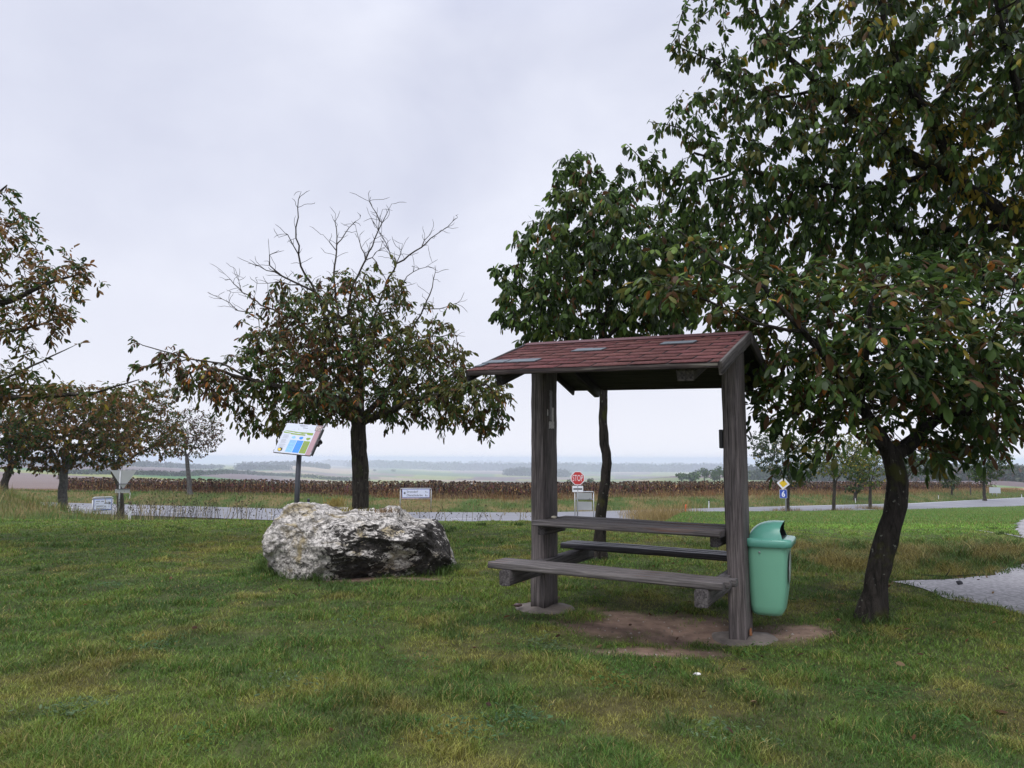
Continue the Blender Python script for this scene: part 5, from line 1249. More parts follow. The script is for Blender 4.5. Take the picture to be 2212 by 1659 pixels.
def mid_tree(name, label, px, py, Y, crown, r, pal, size=.14, n=1.3, D=.3, group=None, bark=None, lean=0, cat='tree', dens=300, fork=None, kind='single', tip=.007):
    k = Y / F; fk = fork if fork else (px + lean, crown[0][1] + crown[0][3] * .9); q_ = random.Random(px)
    seeds = [dict(pts=[(px, py, 0), ((px + fk[0]) / 2 - lean * .25, (py + fk[1]) / 2, 0), (fk[0], fk[1], 0)], r=(r, r * .8), root=1, wob=.04)]
    for ci, (cx, cy, rx, ry) in enumerate(crown):
        for q in range(2 if ci == 0 else 1):
            a, b = q_.uniform(-.35, .35), q_.uniform(-.7, .7)
            m = (fk[0] + (cx + a * rx - fk[0]) * .4, fk[1] + (cy - fk[1]) * .55, b * rx * k * .25)
            seeds.append(dict(pts=[(fk[0], fk[1], 0), m, (fk[0] + (cx + a * rx - fk[0]) * .85, fk[1] + (cy - fk[1]) * .95, b * rx * k * .5)], r=(r * .42, r * .13), wob=.18, leafy=1))
    lob = [(cx, cy, rx, ry, rx * k * .85, 0, int(dens * rx * ry / (crown[0][2] * crown[0][3]))) for cx, cy, rx, ry in crown]
    return tree(name, label, cat, Y, seeds, lob, D, dict(kind=kind, rachis=size * 1.5, size=size, droop=.5, n=n * 2.1, rmax=r * .28, pal=pal, simple=True, wide=1.5), tip=tip, di=5, dk=D * 1.25, bark=bark, group=group, maxn=3500)
mid_tree('walnut_tree', 'broad rust-brown tree with a stout grey trunk at the left roadside', 135, 1085, 36, [(150, 925, 135, 85), (70, 950, 75, 65), (235, 960, 75, 58), (110, 1005, 55, 25), (150, 860, 100, 40), (240, 880, 70, 50)], .22, PAL_BRN, .15, 4.0, .24, dens=2000, fork=(138, 1020), bark=M_barkgrey)
mid_tree('walnut_tree', 'brown and green tree leaning left behind the triangular sign at the left', 264, 1078, 41, [(300, 915, 95, 75), (340, 850, 55, 35), (360, 950, 50, 45), (240, 900, 60, 50)], .19, PAL_BRN + [(16, OL), (16, GM)], .155, 3.7, .26, dens=1600, fork=(246, 1020), bark=M_bark, lean=-14)
mid_tree('walnut_tree', 'small round tree with thin brown foliage standing alone beyond the road at the left', 410, 1083, 56, [(415, 935, 72, 60), (380, 960, 40, 30), (450, 930, 36, 42)], .17, [(30, BD), (30, BR), (20, GD), (10, OL)], .17, 1.9, .28, dens=900, fork=(404, 990), bark=M_barkgrey, lean=-4)
mid_tree('walnut_tree', 'dark green and rust tree cut by the left edge of the picture', 4, 1085, 33, [(20, 920, 80, 70), (-60, 920, 90, 90), (20, 1000, 30, 25)], .17, PAL_BRN + [(20, GD), (14, GM)], .165, 4.0, .26, dens=1300, fork=(26, 1000), bark=M_bark, lean=20)
RT = 'young trees in a row on the right-hand lawn'
mid_tree('young_tree', 'grey-green round-crowned tree with a dark trunk behind the yellow diamond sign', 1701, 1100, 50, [(1700, 985, 78, 50), (1650, 960, 40, 35), (1715, 1030, 50, 22)], .12, [(40, (.05, .075, .04)), (20, GD), (20, GG), (4, YE)], .15, 3.6, .26, dens=1300, fork=(1703, 1045), group=RT)
mid_tree('young_tree', 'yellowish-green young tree second from the left in the row on the right', 1800, 1098, 51.5, [(1800, 985, 62, 48), (1850, 970, 50, 45)], .12, [(30, (.15, .16, .035)), (20, GL), (12, YE), (20, GM)], .15, 3.4, .26, dens=1100, fork=(1803, 1045), group=RT)
mid_tree('young_tree', 'young tree with a slanting trunk beyond the road on the right', 1846, 1084, 66, [(1850, 1010, 34, 34), (1845, 1055, 24, 10)], .15, [(30, GD), (20, GM), (20, OL)], .2, 3.4, .30, dens=520, fork=(1856, 1052), lean=12, group=RT)
mid_tree('young_tree', 'upright young tree with yellow-green crown left of the leaning walnut trunk', 1879, 1091, 56, [(1880, 1000, 40, 45), (1880, 1042, 28, 14)], .12, [(30, OL), (20, GM), (16, GL), (10, YE)], .16, 3.6, .27, dens=760, fork=(1880, 1050), group=RT)
mid_tree('young_tree', 'young tree half hidden behind the leaning walnut trunk', 1955, 1087, 60, [(1985, 985, 60, 45), (1955, 1000, 40, 36)], .14, [(30, GD), (20, GM), (16, GG)], .19, 3.4, .3, dens=760, fork=(1956, 1040), group=RT)
mid_tree('sapling', 'small sapling with an upswept crown alone by the fence post far right', 2056, 1077, 84, [(2052, 1036, 22, 20), (2048, 1026, 16, 12)], .10, [(30, GG), (20, GD), (10, OL)], .25, 3.5, .34, dens=320, fork=(2056, 1060), group=RT)
mid_tree('young_tree', 'young tree with a mottled straight trunk left of the blank sign far right', 2127, 1077, 80, [(2127, 1010, 44, 36), (2150, 990, 36, 30)], .17, [(30, GD), (20, GM), (16, OL)], .24, 3.6, .36, dens=520, fork=(2125, 1042), group=RT)

# ------------------------------------------------------------------ distant trees, hedges and woods
FW = attr_mat('far_foliage', rough=.9, spec=.1)
def clumps(P, Rr, nper, colr, squash=.8):
    """foliage clumps round the points P (n,3) with radii Rr"""
    n = len(P); c = np.repeat(P, nper, 0); r = np.repeat(Rr, nper)
    v = nrm_(rng.normal(size=(n * nper, 3))); v *= (rng.random(n * nper) ** .33)[:, None]; v[:, 2] = v[:, 2] * squash
    O = c + v * r[:, None]; Dd = v + rng.normal(0, .6, v.shape); sz = r * rng.uniform(.35, .6, n * nper)
    return leaves_mesh('clump', O, Dd, rng.normal(size=O.shape), sz, palette(colr, len(O), O / 30), True, 1.9)
def far_tree(px, Y, h, wd, label, pal=None):
    g = gp(px, Y); t = thing('distant_tree', g, label, 'tree', 'single trees far out in the fields')
    tube_obj('trunk', [g - Vector((0, 0, .5)), g + Vector((0, 0, h * .5))], [wd * .05, wd * .03], M_bark, t, 6)
    n = 9; P = np.array([[rng.normal(0, wd * .22), rng.normal(0, wd * .2), h * rng.uniform(.38, .82)] for _ in range(n)])
    o = link('crown', clumps(P, np.full(n, wd * .24), 60, pal or [(3, GD), (2, GM)]), FW, t, Matrix.Translation(g))
far_tree(812, 3300, 12, 14, 'left one of two tiny round trees out on the plain right of the trunk'); far_tree(851.5, 3350, 11, 19, 'right one of two tiny round trees out on the plain, wider than its neighbour')
for i, (px, h, wd) in enumerate(((1493, 7, 12), (1519, 11.5, 10), (1540, 7.5, 9), (1552, 14, 9), (1470, 6.5, 10), (1568, 12, 9), (1275, 5, 6), (1240, 5, 8))):
    far_tree(px, 560 + 8 * i, h, wd, ['low bushy tree left of the round tree in the far hollow', 'round tree in the far hollow seen over the sunflowers', 'low tree between the round and the tall tree in the far hollow', 'tall narrow tree in the far hollow beside the near post', 'lowest bush at the left end of the trees in the far hollow', 'tree in the far hollow partly hidden by the near post', 'small bush on the far slope right of the thin dark trunk', 'small bush on the far slope just left of the stop sign'][i])
def wood(name, pts, n, h, r, label_pal, spread=(0, 0), kind='stuff'):
    """a belt of woodland following (px, Y) points"""
    px = np.interp(np.linspace(0, 1, n), np.linspace(0, 1, len(pts)), [p[0] for p in pts]) + rng.normal(0, spread[0], n)
    Y = np.interp(np.linspace(0, 1, n), np.linspace(0, 1, len(pts)), [p[1] for p in pts]) * (1 + rng.normal(0, spread[1], n))
    x = (px - 1106) / F * Y; z = zt(x, Y); hh = h * (rng.uniform(.65, 1.15, n)) * (.7 + .6 * fbm(px * .05, px * 0 + 3, 19))
    P = np.stack([x, Y, z + hh * .5], -1)
    P2 = np.stack([x + rng.normal(0, r * .5, n), Y, z + hh * .85], -1); P = np.concatenate([P, P2]); R_ = np.concatenate([np.full(n, 1.0) * np.maximum(r, h * .5), np.full(n, r * .7)])
    o0 = P.mean(0); me = clumps(P - o0, R_, 26, label_pal)
    return tag(link(name, me, FW, None, Matrix.Translation(o0)), kind=kind)
DK = [(3, (.022, .035, .016)), (2, (.035, .05, .02))]
wood('hedgerow', [(150, 830), (250, 900), (330, 900), (400, 950)], 90, 4.5, 4, DK, (3, .01))
wood('hedgerow', [(400, 950), (486, 1300), (600, 1700), (720, 1500), (800, 1500)], 170, 6, 5, [(3, (.05, .075, .03)), (2, (.035, .05, .02))], (2, .01))
wood('hill_wood', [(520, 3300), (570, 3100), (640, 3350), (690, 3450), (712, 3500)], 110, 18, 13, DK, (3, .008)); wood('hill_wood', [(519, 2550), (560, 2700), (630, 2750)], 60, 13, 12, DK, (4, .02))
wood('distant_wood', [(700, 7800), (1000, 7600), (1300, 7800), (1620, 7400)], 330, 32, 50, DK, (6, .02))
wood('distant_wood', [(760, 6000), (930, 5600)], 130, 34, 40, DK, (6, .02)); wood('distant_wood', [(940, 5400), (1300, 5000), (1560, 5000)], 260, 30, 40, DK, (5, .02))
wood('grove', [(1095, 3000), (1147, 2960)], 34, 26, 17, DK, (1, .004)); wood('grove', [(1199, 2900), (1225, 2900)], 20, 24, 17, DK, (1, .004)); wood('distant_wood', [(1030, 11500), (1120, 11400)], 16, 90, 50, DK, (12, .002))
wood('distant_wood', [(-200, 2200), (100, 2100), (300, 2000), (480, 3000)], 200, 12, 12, DK, (6, .02))
wood('valley_wood', [(1590, 900), (1650, 760), (1720, 720), (1800, 700), (1900, 690), (2000, 660), (2060, 640)], 330, 9, 6, [(3, (.03, .05, .022)), (2, (.05, .065, .03))], (5, .03))
wood('valley_wood', [(1950, 640), (2060, 620), (2130, 560), (2190, 480), (2280, 460), (2420, 450)], 300, 8.5, 5, [(3, (.03, .045, .022)), (2, (.055, .06, .035)), (1, BR)], (5, .03))
wood('distant_wood', [(1600, 1500), (1800, 1400), (2100, 1300), (2400, 1300)], 200, 15, 16, DK, (8, .03))

# ------------------------------------------------------------------ sunflower field
def sunflowers():
    T = []
    for v in range(8):
        r_ = random.Random(v); V = []; Q = []; Cc = []
        def quad(p, c): n0 = len(V); V.extend(p); Q.append((n0, n0 + 1, n0 + 2, n0 + 3)); Cc.extend([c] * 4)
        st = (.24 * r_.uniform(.7, 1.2), .15, .085); h = 1.0; lean = r_.uniform(-.06, .06)
        pts = [(0, 0, 0), (lean, 0, .55), (lean * 1.5, .02, .92), (lean * 1.5 + .05, .05, 1.0), (lean * 1.5 + .12, .07, .97)]
        for a, b in zip(pts, pts[1:]):
            for k in range(3):
                t0, t1 = k * 2.094, (k + 1) * 2.094; w0 = .013
                quad([(a[0] + w0 * math.cos(t0), a[1] + w0 * math.sin(t0), a[2]), (a[0] + w0 * math.cos(t1), a[1] + w0 * math.sin(t1), a[2]), (b[0] + w0 * math.cos(t1), b[1] + w0 * math.sin(t1), b[2]), (b[0] + w0 * math.cos(t0), b[1] + w0 * math.sin(t0), b[2])], st)
        hc = pts[-1]; hr = .085
        for k in range(8):
            t0, t1 = k * .7854, (k + 1) * .7854
            f = lambda t, rr, dz: (hc[0] + .03 + rr * math.cos(t) * .75, hc[1] + rr * math.sin(t), hc[2] + dz - rr * math.cos(t) * .45)
            quad([f(t0, hr, 0), f(t1, hr, 0), f(t1, 0.01, .05), f(t0, .01, .05)], (.05, .034, .026)); quad([f(t0, hr, 0), f(t1, hr, 0), f(t1, .02, -.03), f(t0, .02, -.03)], (.03, .02, .016))
        for k in range(9):
            z = r_.uniform(.18, .88); a = r_.uniform(0, 6.28); l = r_.uniform(.12, .24); w0 = r_.uniform(.03, .07); x0 = lean * z
            dx, dy = math.cos(a), math.sin(a)
            c = (.085 * r_.uniform(.5, 1.3), .048 * r_.uniform(.5, 1.2), .034 * r_.uniform(.6, 1.2)) if r_.random() < .85 else (.25, .16, .07)
            quad([(x0, 0, z), (x0 + dx * l * .5 - dy * w0, dy * l * .5 + dx * w0, z - .02), (x0 + dx * l * .75, dy * l * .75, z - l * .9), (x0 + dx * l * .5 + dy * w0, dy * l * .5 - dx * w0, z - .05)], c)
        T.append((np.array(V, float), np.array(Q), np.array(Cc)))
    xs = []; ys = []
    for row in range(22):
        s = 5.6 + row * .7; xx = np.arange(-52, 84, .26 if row < 8 else .36)
        sl_ = (np.interp(xx + 2, RX, RY) - np.interp(xx - 2, RX, RY)) / 4; nn = np.sqrt(1 + sl_ ** 2)
        x = xx - sl_ / nn * s + rng.normal(0, .07, len(xx)); y = np.interp(xx, RX, RY) + s / nn + rng.normal(0, .09, len(xx))
        # the field stops short of the left-hand trees and thins out at its far right end
        k = (rng.random(len(xx)) < .95) & (x / y > -.60) & (x < 70 - row * .4) & (s + 3 * fbm(x * .1, y * .1, 3) > 6.2)
        xs.append(x[k]); ys.append(y[k])
    x = np.concatenate(xs); y = np.concatenate(ys); z = zt(x, y); n = len(x)
    sc_ = 1.04 * rng.uniform(.70, 1.14, n) * (.9 + .2 * fbm(x * .2, y * .2, 90)); a = rng.uniform(0, 6.28, n); wh = rng.integers(0, 8, n); tn = rng.uniform(.7, 1.3, n)
    AV = []; AQ = []; AC = []; off = 0
    for v, (V, Q, Cc) in enumerate(T):
        m = np.nonzero(wh == v)[0]; ca, sa = np.cos(a[m])[:, None], np.sin(a[m])[:, None]; s = sc_[m][:, None]
        W = np.stack([(V[None, :, 0] * ca - V[None, :, 1] * sa) * s + x[m][:, None], (V[None, :, 0] * sa + V[None, :, 1] * ca) * s + y[m][:, None], V[None, :, 2] * s + z[m][:, None] - .02], -1)
        AV.append(W.reshape(-1, 3)); AQ.append((Q[None] + (np.arange(len(m)) * len(V))[:, None, None]).reshape(-1, 4) + off); AC.append((Cc[None] * tn[m][:, None, None]).reshape(-1, 3)); off += len(m) * len(V)
    o0 = np.array([0, 60., -2]); me = mesh_np('sunflowers', np.concatenate(AV) - o0, [np.concatenate(AQ)], {'col': np.concatenate(AC)})
    print('sunflowers', n)
    tag(link('sunflower_field', me, attr_mat('dry_sunflower', rough=.85, spec=.15, transl=.1), None, Matrix.Translation(o0)), kind='stuff')
sunflowers()

# ------------------------------------------------------------------ grass
def blades(name, x, y, h, wd, col, lean=.5, mat=None, flat=0):
    n = len(x); z = zt(x, y) - .004; a = rng.uniform(0, 6.28, n); la = rng.uniform(0, 6.28, n); ln = h * rng.uniform(.1, 1, n) * lean
    base = np.stack([x, y, z], -1); sx = np.stack([np.cos(a), np.sin(a), 0 * a], -1) * (wd / 2)[:, None]; l = np.stack([np.cos(la), np.sin(la), 0 * a], -1)
    mid = base + l * (ln * .35)[:, None] + np.array([0, 0, 1.0]) * (h * .6)[:, None]; tip = base + l * ln[:, None] + np.array([0, 0, 1.0]) * (h * rng.uniform(.8, 1.0, n))[:, None]
    V = np.stack([base - sx, base + sx, mid + sx * .75, mid - sx * .75, tip], 1).reshape(-1, 3)
    i0 = np.arange(n)[:, None] * 5
    Q = i0 + np.array([[0, 1, 2, 3]]); T = i0 + np.array([[3, 2, 4]])
    o0 = np.array([x.mean(), y.mean(), 0]); me = mesh_np(name, V - o0, [Q, T], {'col': np.repeat(col, 5, 0)})
    return tag(link(name, me, mat or M_grass, None, Matrix.Translation(o0)), kind='stuff')
def not_things(x, y):
    k = np.ones(len(x), bool)
    for s in (-1, 1):
        c = SH(s * PA_, 0, 0); k &= np.hypot(x - c.x - .05 * (s > 0), y - c.y) > .16 + .16 * fbm(x * 6, y * 6, 2)
    k &= ~((np.abs(x - BX) < .88) & (np.abs(y - 8.05) < .42)); k &= ~in_poly(x, y, PATH)
    k &= rng.random(len(x)) > dirt_mask(x, y) * .985
    return k
def near_lawn(n):
    u = rng.random(n); a, b = 2.5, 17.5; p = -1.0
    Y = 1 / (1 / a + u * (1 / b - 1 / a)) if False else a * (b / a) ** u
    x = rng.uniform(-.96, .96, n) * (Y + 1.2)
    k = (rng.random(n) < .96) & not_things(x, Y) & (Y < 17.5) ; x, Y = x[k], Y[k]
    rm = rough_mask(x, Y); n1 = fbm(x * 1.2, Y * 1.2, 50); n2 = fbm(x * 4, Y * 4, 51, 3)
    dens = np.clip(.45 + 1.7 * (n2 - .3), .2, 1); k = rng.random(len(x)) < dens; x, Y, rm, n1, n2 = x[k], Y[k], rm[k], n1[k], n2[k]
    h = (.012 + .016 * n1 + .022 * smooth(.52, .7, n2)) * rng.uniform(.5, 1.5, len(x)) * (1 + rm * (1.2 + 2.2 * fbm(x * 2.1, Y * 2.1, 57))); wd = .0022 * np.maximum(Y / 3.2, .8) ** .9 * rng.uniform(.7, 1.4, len(x))
    c = lawn_colour(x, Y); rc = lerp3(np.broadcast_to(C(.07, .12, .03), c.shape), np.broadcast_to(C(.23, .185, .075), c.shape), smooth(.42, .6, fbm(x * 1.9, Y * 1.9, 61)))
    c = lerp3(c, rc, rm)
    straw = rng.random(len(x)) < .06 + .13 * smooth(.5, .7, n2); c = np.where(straw[:, None], C(.24, .195, .065), c * np.array([1.5, 1.56, 1.2]))
    c = c * (1 - .30 * rm)[:, None] * rng.uniform(.40, 1.75, len(x))[:, None]
    print('lawn', len(x))
    return blades('lawn_grass', x, Y, h, wd * 1.1, c, 1.5)
near_lawn(1350000)
def field_grass(name, n, xr, yr, maskf, hr, wr, c0, c1_, straw=.2, lean=.8, seed=0):
    x = rng.uniform(*xr, n); y = rng.uniform(*yr, n); m = maskf(x, y); k = rng.random(n) < m; x, y = x[k], y[k]
    nz = smooth(.35, .65, fbm(x * .7, y * .7, 80 + seed)); c = lerp3(np.broadcast_to(C(*c0), (len(x), 3)), np.broadcast_to(C(*c1_), (len(x), 3)), nz)
    st = rng.random(len(x)) < straw; c = np.where(st[:, None], C(.30, .22, .09), c) * rng.uniform(.6, 1.4, len(x))[:, None]
    print(name, len(x))
    return blades(name, x, y, rng.uniform(*hr, len(x)) * np.where(st, 1.3, 1) * (.7 + .6 * nz), rng.uniform(*wr, len(x)), c, lean)
rl = lambda x, y: smooth(.17, .2, x / y) * (1 - smooth(-8.4, -7.9, road_s(x, y))) * (~in_poly(x, y, PATH)) * np.clip(22 / y, 0, 1)
field_grass('far_lawn_grass', 260000, (2, 44), (15, 62), rl, (.03, .08), (.008, .016), (.11, .22, .036), (.155, .235, .05), .06, .9, 1)
vb = lambda x, y: smooth(.25, .6, road_s(x, y)) * (1 - smooth(5.8, 7.2, road_s(x, y))) * (x / y > -.8)
def verge_col(): pass
field_grass('verge_grass', 420000, (-48, 80), (45, 112), lambda x, y: vb(x, y) * (1 - smooth(2.6, 5, road_s(x, y) + (fbm(x * .4, y * .4, 7) - .5) * 4 - 3.5 * (1 - smooth(-14, -4, x)))), (.10, .26), (.014, .035), (.09, .17, .035), (.13, .17, .045), .06, 1.3, 2)
field_grass('dry_verge_grass', 420000, (-48, 80), (45, 112), lambda x, y: vb(x, y) * smooth(2.2, 5, road_s(x, y) + (fbm(x * .4, y * .4, 7) - .5) * 4 - 3.5 * (1 - smooth(-14, -4, x))), (.2, .5), (.012, .028), (.15, .12, .055), (.25, .12, .055), .3, .9, 3)
field_grass('bank_grass', 42000, (-26, -9), (17.5, 33), lambda x, y: np.clip(np.exp(-((x + 17.0) / 4.2) ** 2 - ((y - 21.5) / 4.2) ** 2) * 1.3 + np.exp(-((x + 24) / 6) ** 2 - ((y - 29) / 5) ** 2), 0, 1), (.12, .38), (.008, .016), (.08, .17, .03), (.16, .16, .05), .18, .9, 4)
tl = lambda x, y: np.exp(-((x - (.19 * y + .3)) / 1.3) ** 2) * smooth(36, 40, y) * (1 - smooth(45.4, 46, y))
field_grass('dry_corner_grass', 12000, (6, 12), (36, 46.5), tl, (.35, .7), (.01, .022), (.20, .16, .06), (.27, .20, .08), .6, .7, 5)
for i, (px, yy, r_) in enumerate(((1701, 50, 1.0), (1800, 51.5, .9), (1879, 56, .8))):
    cx = (px - 1106) / F * yy; field_grass('tree_base_grass', 1500, (cx - r_ * 1.8, cx + r_ * 1.8), (yy - 1.2, yy + 1.2), lambda x, y: np.clip(1.3 - np.hypot((x - cx) / r_ * .7, y - yy), 0, 1), (.12, .35), (.01, .02), (.16, .14, .05), (.22, .16, .07), .5, .8, 6 + i)
# grass round the boulder's foot, round the trunks, tufts in the lawn
def tufts():
    X = []; Y = []; Hh = []
    for _ in range(130):
        a = rng.uniform(0, 6.28); q = rng.uniform(.98, 1.12); cx, cy = BX + .92 * q * math.cos(a), 8.05 + .56 * q * math.sin(a) * (1.1 if math.sin(a) < 0 else 1)
        if -.1 < cx - BX < .35 and cy < 8: continue
        n = 26; X.append(rng.normal(cx, .05, n)); Y.append(rng.normal(cy, .04, n)); Hh.append(rng.uniform(.04, .13, n))
    for c_, n_, r_, h_ in (((T3.location.x, T3.location.y), 500, .16, .10), ((T2.location.x, T2.location.y), 350, .12, .09), ((BX + .42, 7.35), 90, .10, .06)):
        a = rng.uniform(0, 6.28, n_); q = rng.normal(r_, .05, n_); X.append(c_[0] + np.cos(a) * q); Y.append(c_[1] + np.sin(a) * q); Hh.append(rng.uniform(.03, h_, n_))
    PB = PATH_T + PATH_B; PB = [(PATH_T[i], PATH_T[i + 1]) for i in range(len(PATH_T) - 1)] + [(PATH_B[i], PATH_B[i + 1]) for i in range(len(PATH_B) - 1)] + [(PATH_B[-1], PATH_T[0])]
    for a_, b_ in PB:
        L_ = math.hypot(b_[0] - a_[0], b_[1] - a_[1])
        for _ in range(int(L_ / .07)):
            t_ = rng.random(); n = 14; X.append(rng.normal(a_[0] + (b_[0] - a_[0]) * t_, .05, n)); Y.append(rng.normal(a_[1] + (b_[1] - a_[1]) * t_, .045, n)); Hh.append(rng.uniform(.02, .07, n))
    for _ in range(70):
        yy = 2.7 * (6) ** rng.random(); xx = rng.uniform(-.8, .8) * yy; n = 60
        if in_poly(np.array([xx]), np.array([yy]), PATH)[0]: continue
        X.append(rng.normal(xx, .045, n)); Y.append(rng.normal(yy, .04, n)); Hh.append(rng.uniform(.035, .085, n))
    X = np.concatenate(X); Y = np.concatenate(Y); Hh = np.concatenate(Hh); k = (dirt_mask(X, Y) < .5); X, Y, Hh = X[k], Y[k], Hh[k]
    c = lerp3(np.broadcast_to(C(.045, .10, .018), (len(X), 3)), np.broadcast_to(C(.09, .13, .03), (len(X), 3)), rng.random(len(X))) * rng.uniform(.6, 1.4, len(X))[:, None]
    blades('grass_tufts', X, Y, Hh, .0035 * np.maximum(Y / 4, .8) * rng.uniform(.8, 1.4, len(X)), c, 1.2)
tufts()
# thin dry weeds standing along the crest in front of the road
def weeds():
    n = 250; px = np.concatenate([rng.uniform(150, 1150, n - 150), rng.normal(330, 60, 90), rng.normal(480, 60, 60)]); Y = rng.uniform(14.5, 21, n); k_ = ~((px > 185) & (px < 255)) & ~((px > 283) & (px < 300)); px, Y = px[k_], Y[k_]; n = len(px); x = (px - 1106) / F * Y; z = zt(x, Y)
    V = []; Q = []; Cc = []
    for i in range(n):
        h = (rng.uniform(.12, .40) + (Y[i] - 14.5) * .055) * (1.3 if px[i] < 560 else .85) ; lx, ly = rng.normal(0, .16, 2); w0 = rng.uniform(.0035, .006); dark = rng.random() < .72
        c = np.array([.07, .06, .035]) if dark else np.array([.26, .21, .11])
        p0 = np.array([x[i], Y[i], z[i]]); p1 = p0 + np.array([lx * .4, ly * .4, h * .6]); p2 = p0 + np.array([lx, ly, h])
        def strip(a, b, w1, w2, cc): 
            n0 = len(V); s = np.array([1, 0, 0]); V.extend([a - s * w1, a + s * w1, b + s * w2, b - s * w2]); Q.append((n0, n0 + 1, n0 + 2, n0 + 3)); Cc.extend([cc] * 4)
        strip(p0, p1, w0, w0 * .8, c); strip(p1, p2, w0 * .8, w0 * .5, c)
        for k in range(rng.integers(2, 8) if dark else rng.integers(0, 3)):
            t = rng.uniform(.4, 1); q = p0 * (1 - t) + p2 * t; e = q + np.array([rng.normal(0, .10), rng.normal(0, .05), rng.uniform(.02, .10)]); strip(q, e, w0 * .5, w0 * .4, c)
            s_ = rng.uniform(.008, .018); n0 = len(V); V.extend([e + np.array([-s_, 0, 0]), e + np.array([0, 0, -s_]), e + np.array([s_, 0, 0]), e + np.array([0, 0, s_])]); Q.append((n0, n0 + 1, n0 + 2, n0 + 3)); Cc.extend([c * .7] * 4)
        if not dark: strip(p2 - np.array([0, 0, .07]), p2 + np.array([lx * .15, 0, .06]), .010, .003, c * 1.1)
    o0 = np.array([-5, 17, -.3]); tag(link('roadside_weeds', mesh_np('w', np.array(V) - o0, [np.array(Q)], {'col': np.array(Cc)}), M_grass, None, Matrix.Translation(o0)), kind='stuff')
weeds()
# grass growing on the boulder
def rock_tuft():
    dg = bpy.context.evaluated_depsgraph_get(); X = []
    for (dx, dy, n, hh, cc) in ((-.27, .1, 110, .12, (.28, .22, .06)), (-.14, .05, 70, .08, (.24, .2, .05)), (.30, -.12, 60, .07, (.20, .13, .07)), (.12, -.1, 30, .05, (.15, .13, .05))):
        ok, loc, nn, _ = BOULDER.ray_cast(Vector((dx, dy, 3)), Vector((0, 0, -1)))
        if not ok: continue
        p = np.array((BOULDER.matrix_world @ loc)[:]) if False else np.array([BOULDER.location.x + loc.x, BOULDER.location.y + loc.y, loc.z])
        X.append((p, n, hh, cc))
    V = []; T = []; Cc = []
    for p, n, hh, cc in X:
        for i in range(n):
            b = p + np.array([rng.normal(0, .05), rng.normal(0, .03), -.01]); d = np.array([rng.normal(0, .6), rng.normal(0, .4), 1.0]); d /= np.linalg.norm(d); h = hh * rng.uniform(.5, 1.3)
            m = b + d * h * .6; t = b + d * h + np.array([d[0] * .04, 0, -.015]); w0 = .003; n0 = len(V)
            V += [b - [w0, 0, 0], b + [w0, 0, 0], m + [w0, 0, 0], m - [w0, 0, 0], t]; T += [(n0, n0 + 1, n0 + 2), (n0, n0 + 2, n0 + 3), (n0 + 3, n0 + 2, n0 + 4)]; Cc += [np.array(cc) * rng.uniform(.6, 1.3)] * 5
    o0 = np.array([BX, 8, 1.]); tag(link('boulder_grass', mesh_np('t', np.array(V) - o0, [np.array(T)], {'col': np.array(Cc)}), M_grass, None, Matrix.Translation(o0)), kind='stuff')
rock_tuft()
# fallen leaves
def litter_leaves():
    n = 230; Y = 2.8 * (5.0) ** rng.random(n); x = rng.uniform(-.8, .8, n) * Y; k = rng.random(n) < np.where(x > .5, 1, .45); x, Y = x[k], Y[k]
    X2 = rng.normal(T3.location.x + .3, 1.6, 60); Y2 = rng.normal(5.6, 1.4, 60); x = np.concatenate([x, X2]); Y = np.concatenate([Y, Y2]); k = Y > 3.3; x, Y = x[k], Y[k]; n = len(x)
    O = np.stack([x, Y, zt(x, Y) + rng.uniform(.012, .035, n)], -1); a = rng.uniform(0, 6.28, n); Dd = np.stack([np.cos(a), np.sin(a), rng.normal(0, .25, n)], -1)
    P = [(6, (.10, .05, .025)), (4, (.06, .03, .02)), (1.4, (.22, .09, .035)), (1, (.22, .15, .08))]
    o0 = np.array([0, 6., 0]); me = leaves_mesh('l', O - o0, Dd, np.array([0, 0, 1.0]) + rng.normal(0, .5, O.shape), rng.uniform(.028, .06, n), palette(P, n, O), False, 1.2)
    tag(link('fallen_leaves', me, M_leaf, None, Matrix.Translation(o0)), kind='stuff')
litter_leaves()
def lawn_weeds():
    O = []; Dd = []; Sz = []; Cc = []
    sp = [(160, 1545), (1010, 1585), (880, 1440), (640, 1480), (1560, 1590), (1900, 1500), (330, 1400), (1330, 1480), (1650, 1420), (450, 1600), (1180, 1400), (2050, 1560), (1700, 1300), (760, 1350), (230, 1270), (1130, 1560)]
    for (px, py) in sp:
        g = G(px, py); n = int(rng.integers(70, 190)); r_ = rng.uniform(.07, .17); q = np.stack([rng.normal(g.x, r_, n), rng.normal(g.y, r_ * .9, n)], -1); a = rng.uniform(0, 6.28, n)
        O.append(np.stack([q[:, 0], q[:, 1], zt(q[:, 0], q[:, 1]) + rng.uniform(.008, .04, n)], -1)); Dd.append(np.stack([np.cos(a), np.sin(a), rng.uniform(.1, .9, n)], -1)); Sz.append(rng.uniform(.014, .034, n))
        c = [np.array([.075, .145, .06]), np.array([.065, .14, .03]), np.array([.10, .15, .07])][int(rng.integers(0, 3))]; Cc.append(c * rng.uniform(.6, 1.3, n)[:, None])
    O, Dd, Sz, Cc = map(np.concatenate, (O, Dd, Sz, Cc)); o0 = np.array([0, 5., 0])
    tag(link('lawn_weeds', leaves_mesh('w', O - o0, Dd, np.array([0, 0, 1.0]) + rng.normal(0, .4, O.shape), Sz, Cc, False, .8), M_leaf, None, Matrix.Translation(o0)), kind='stuff')
lawn_weeds()
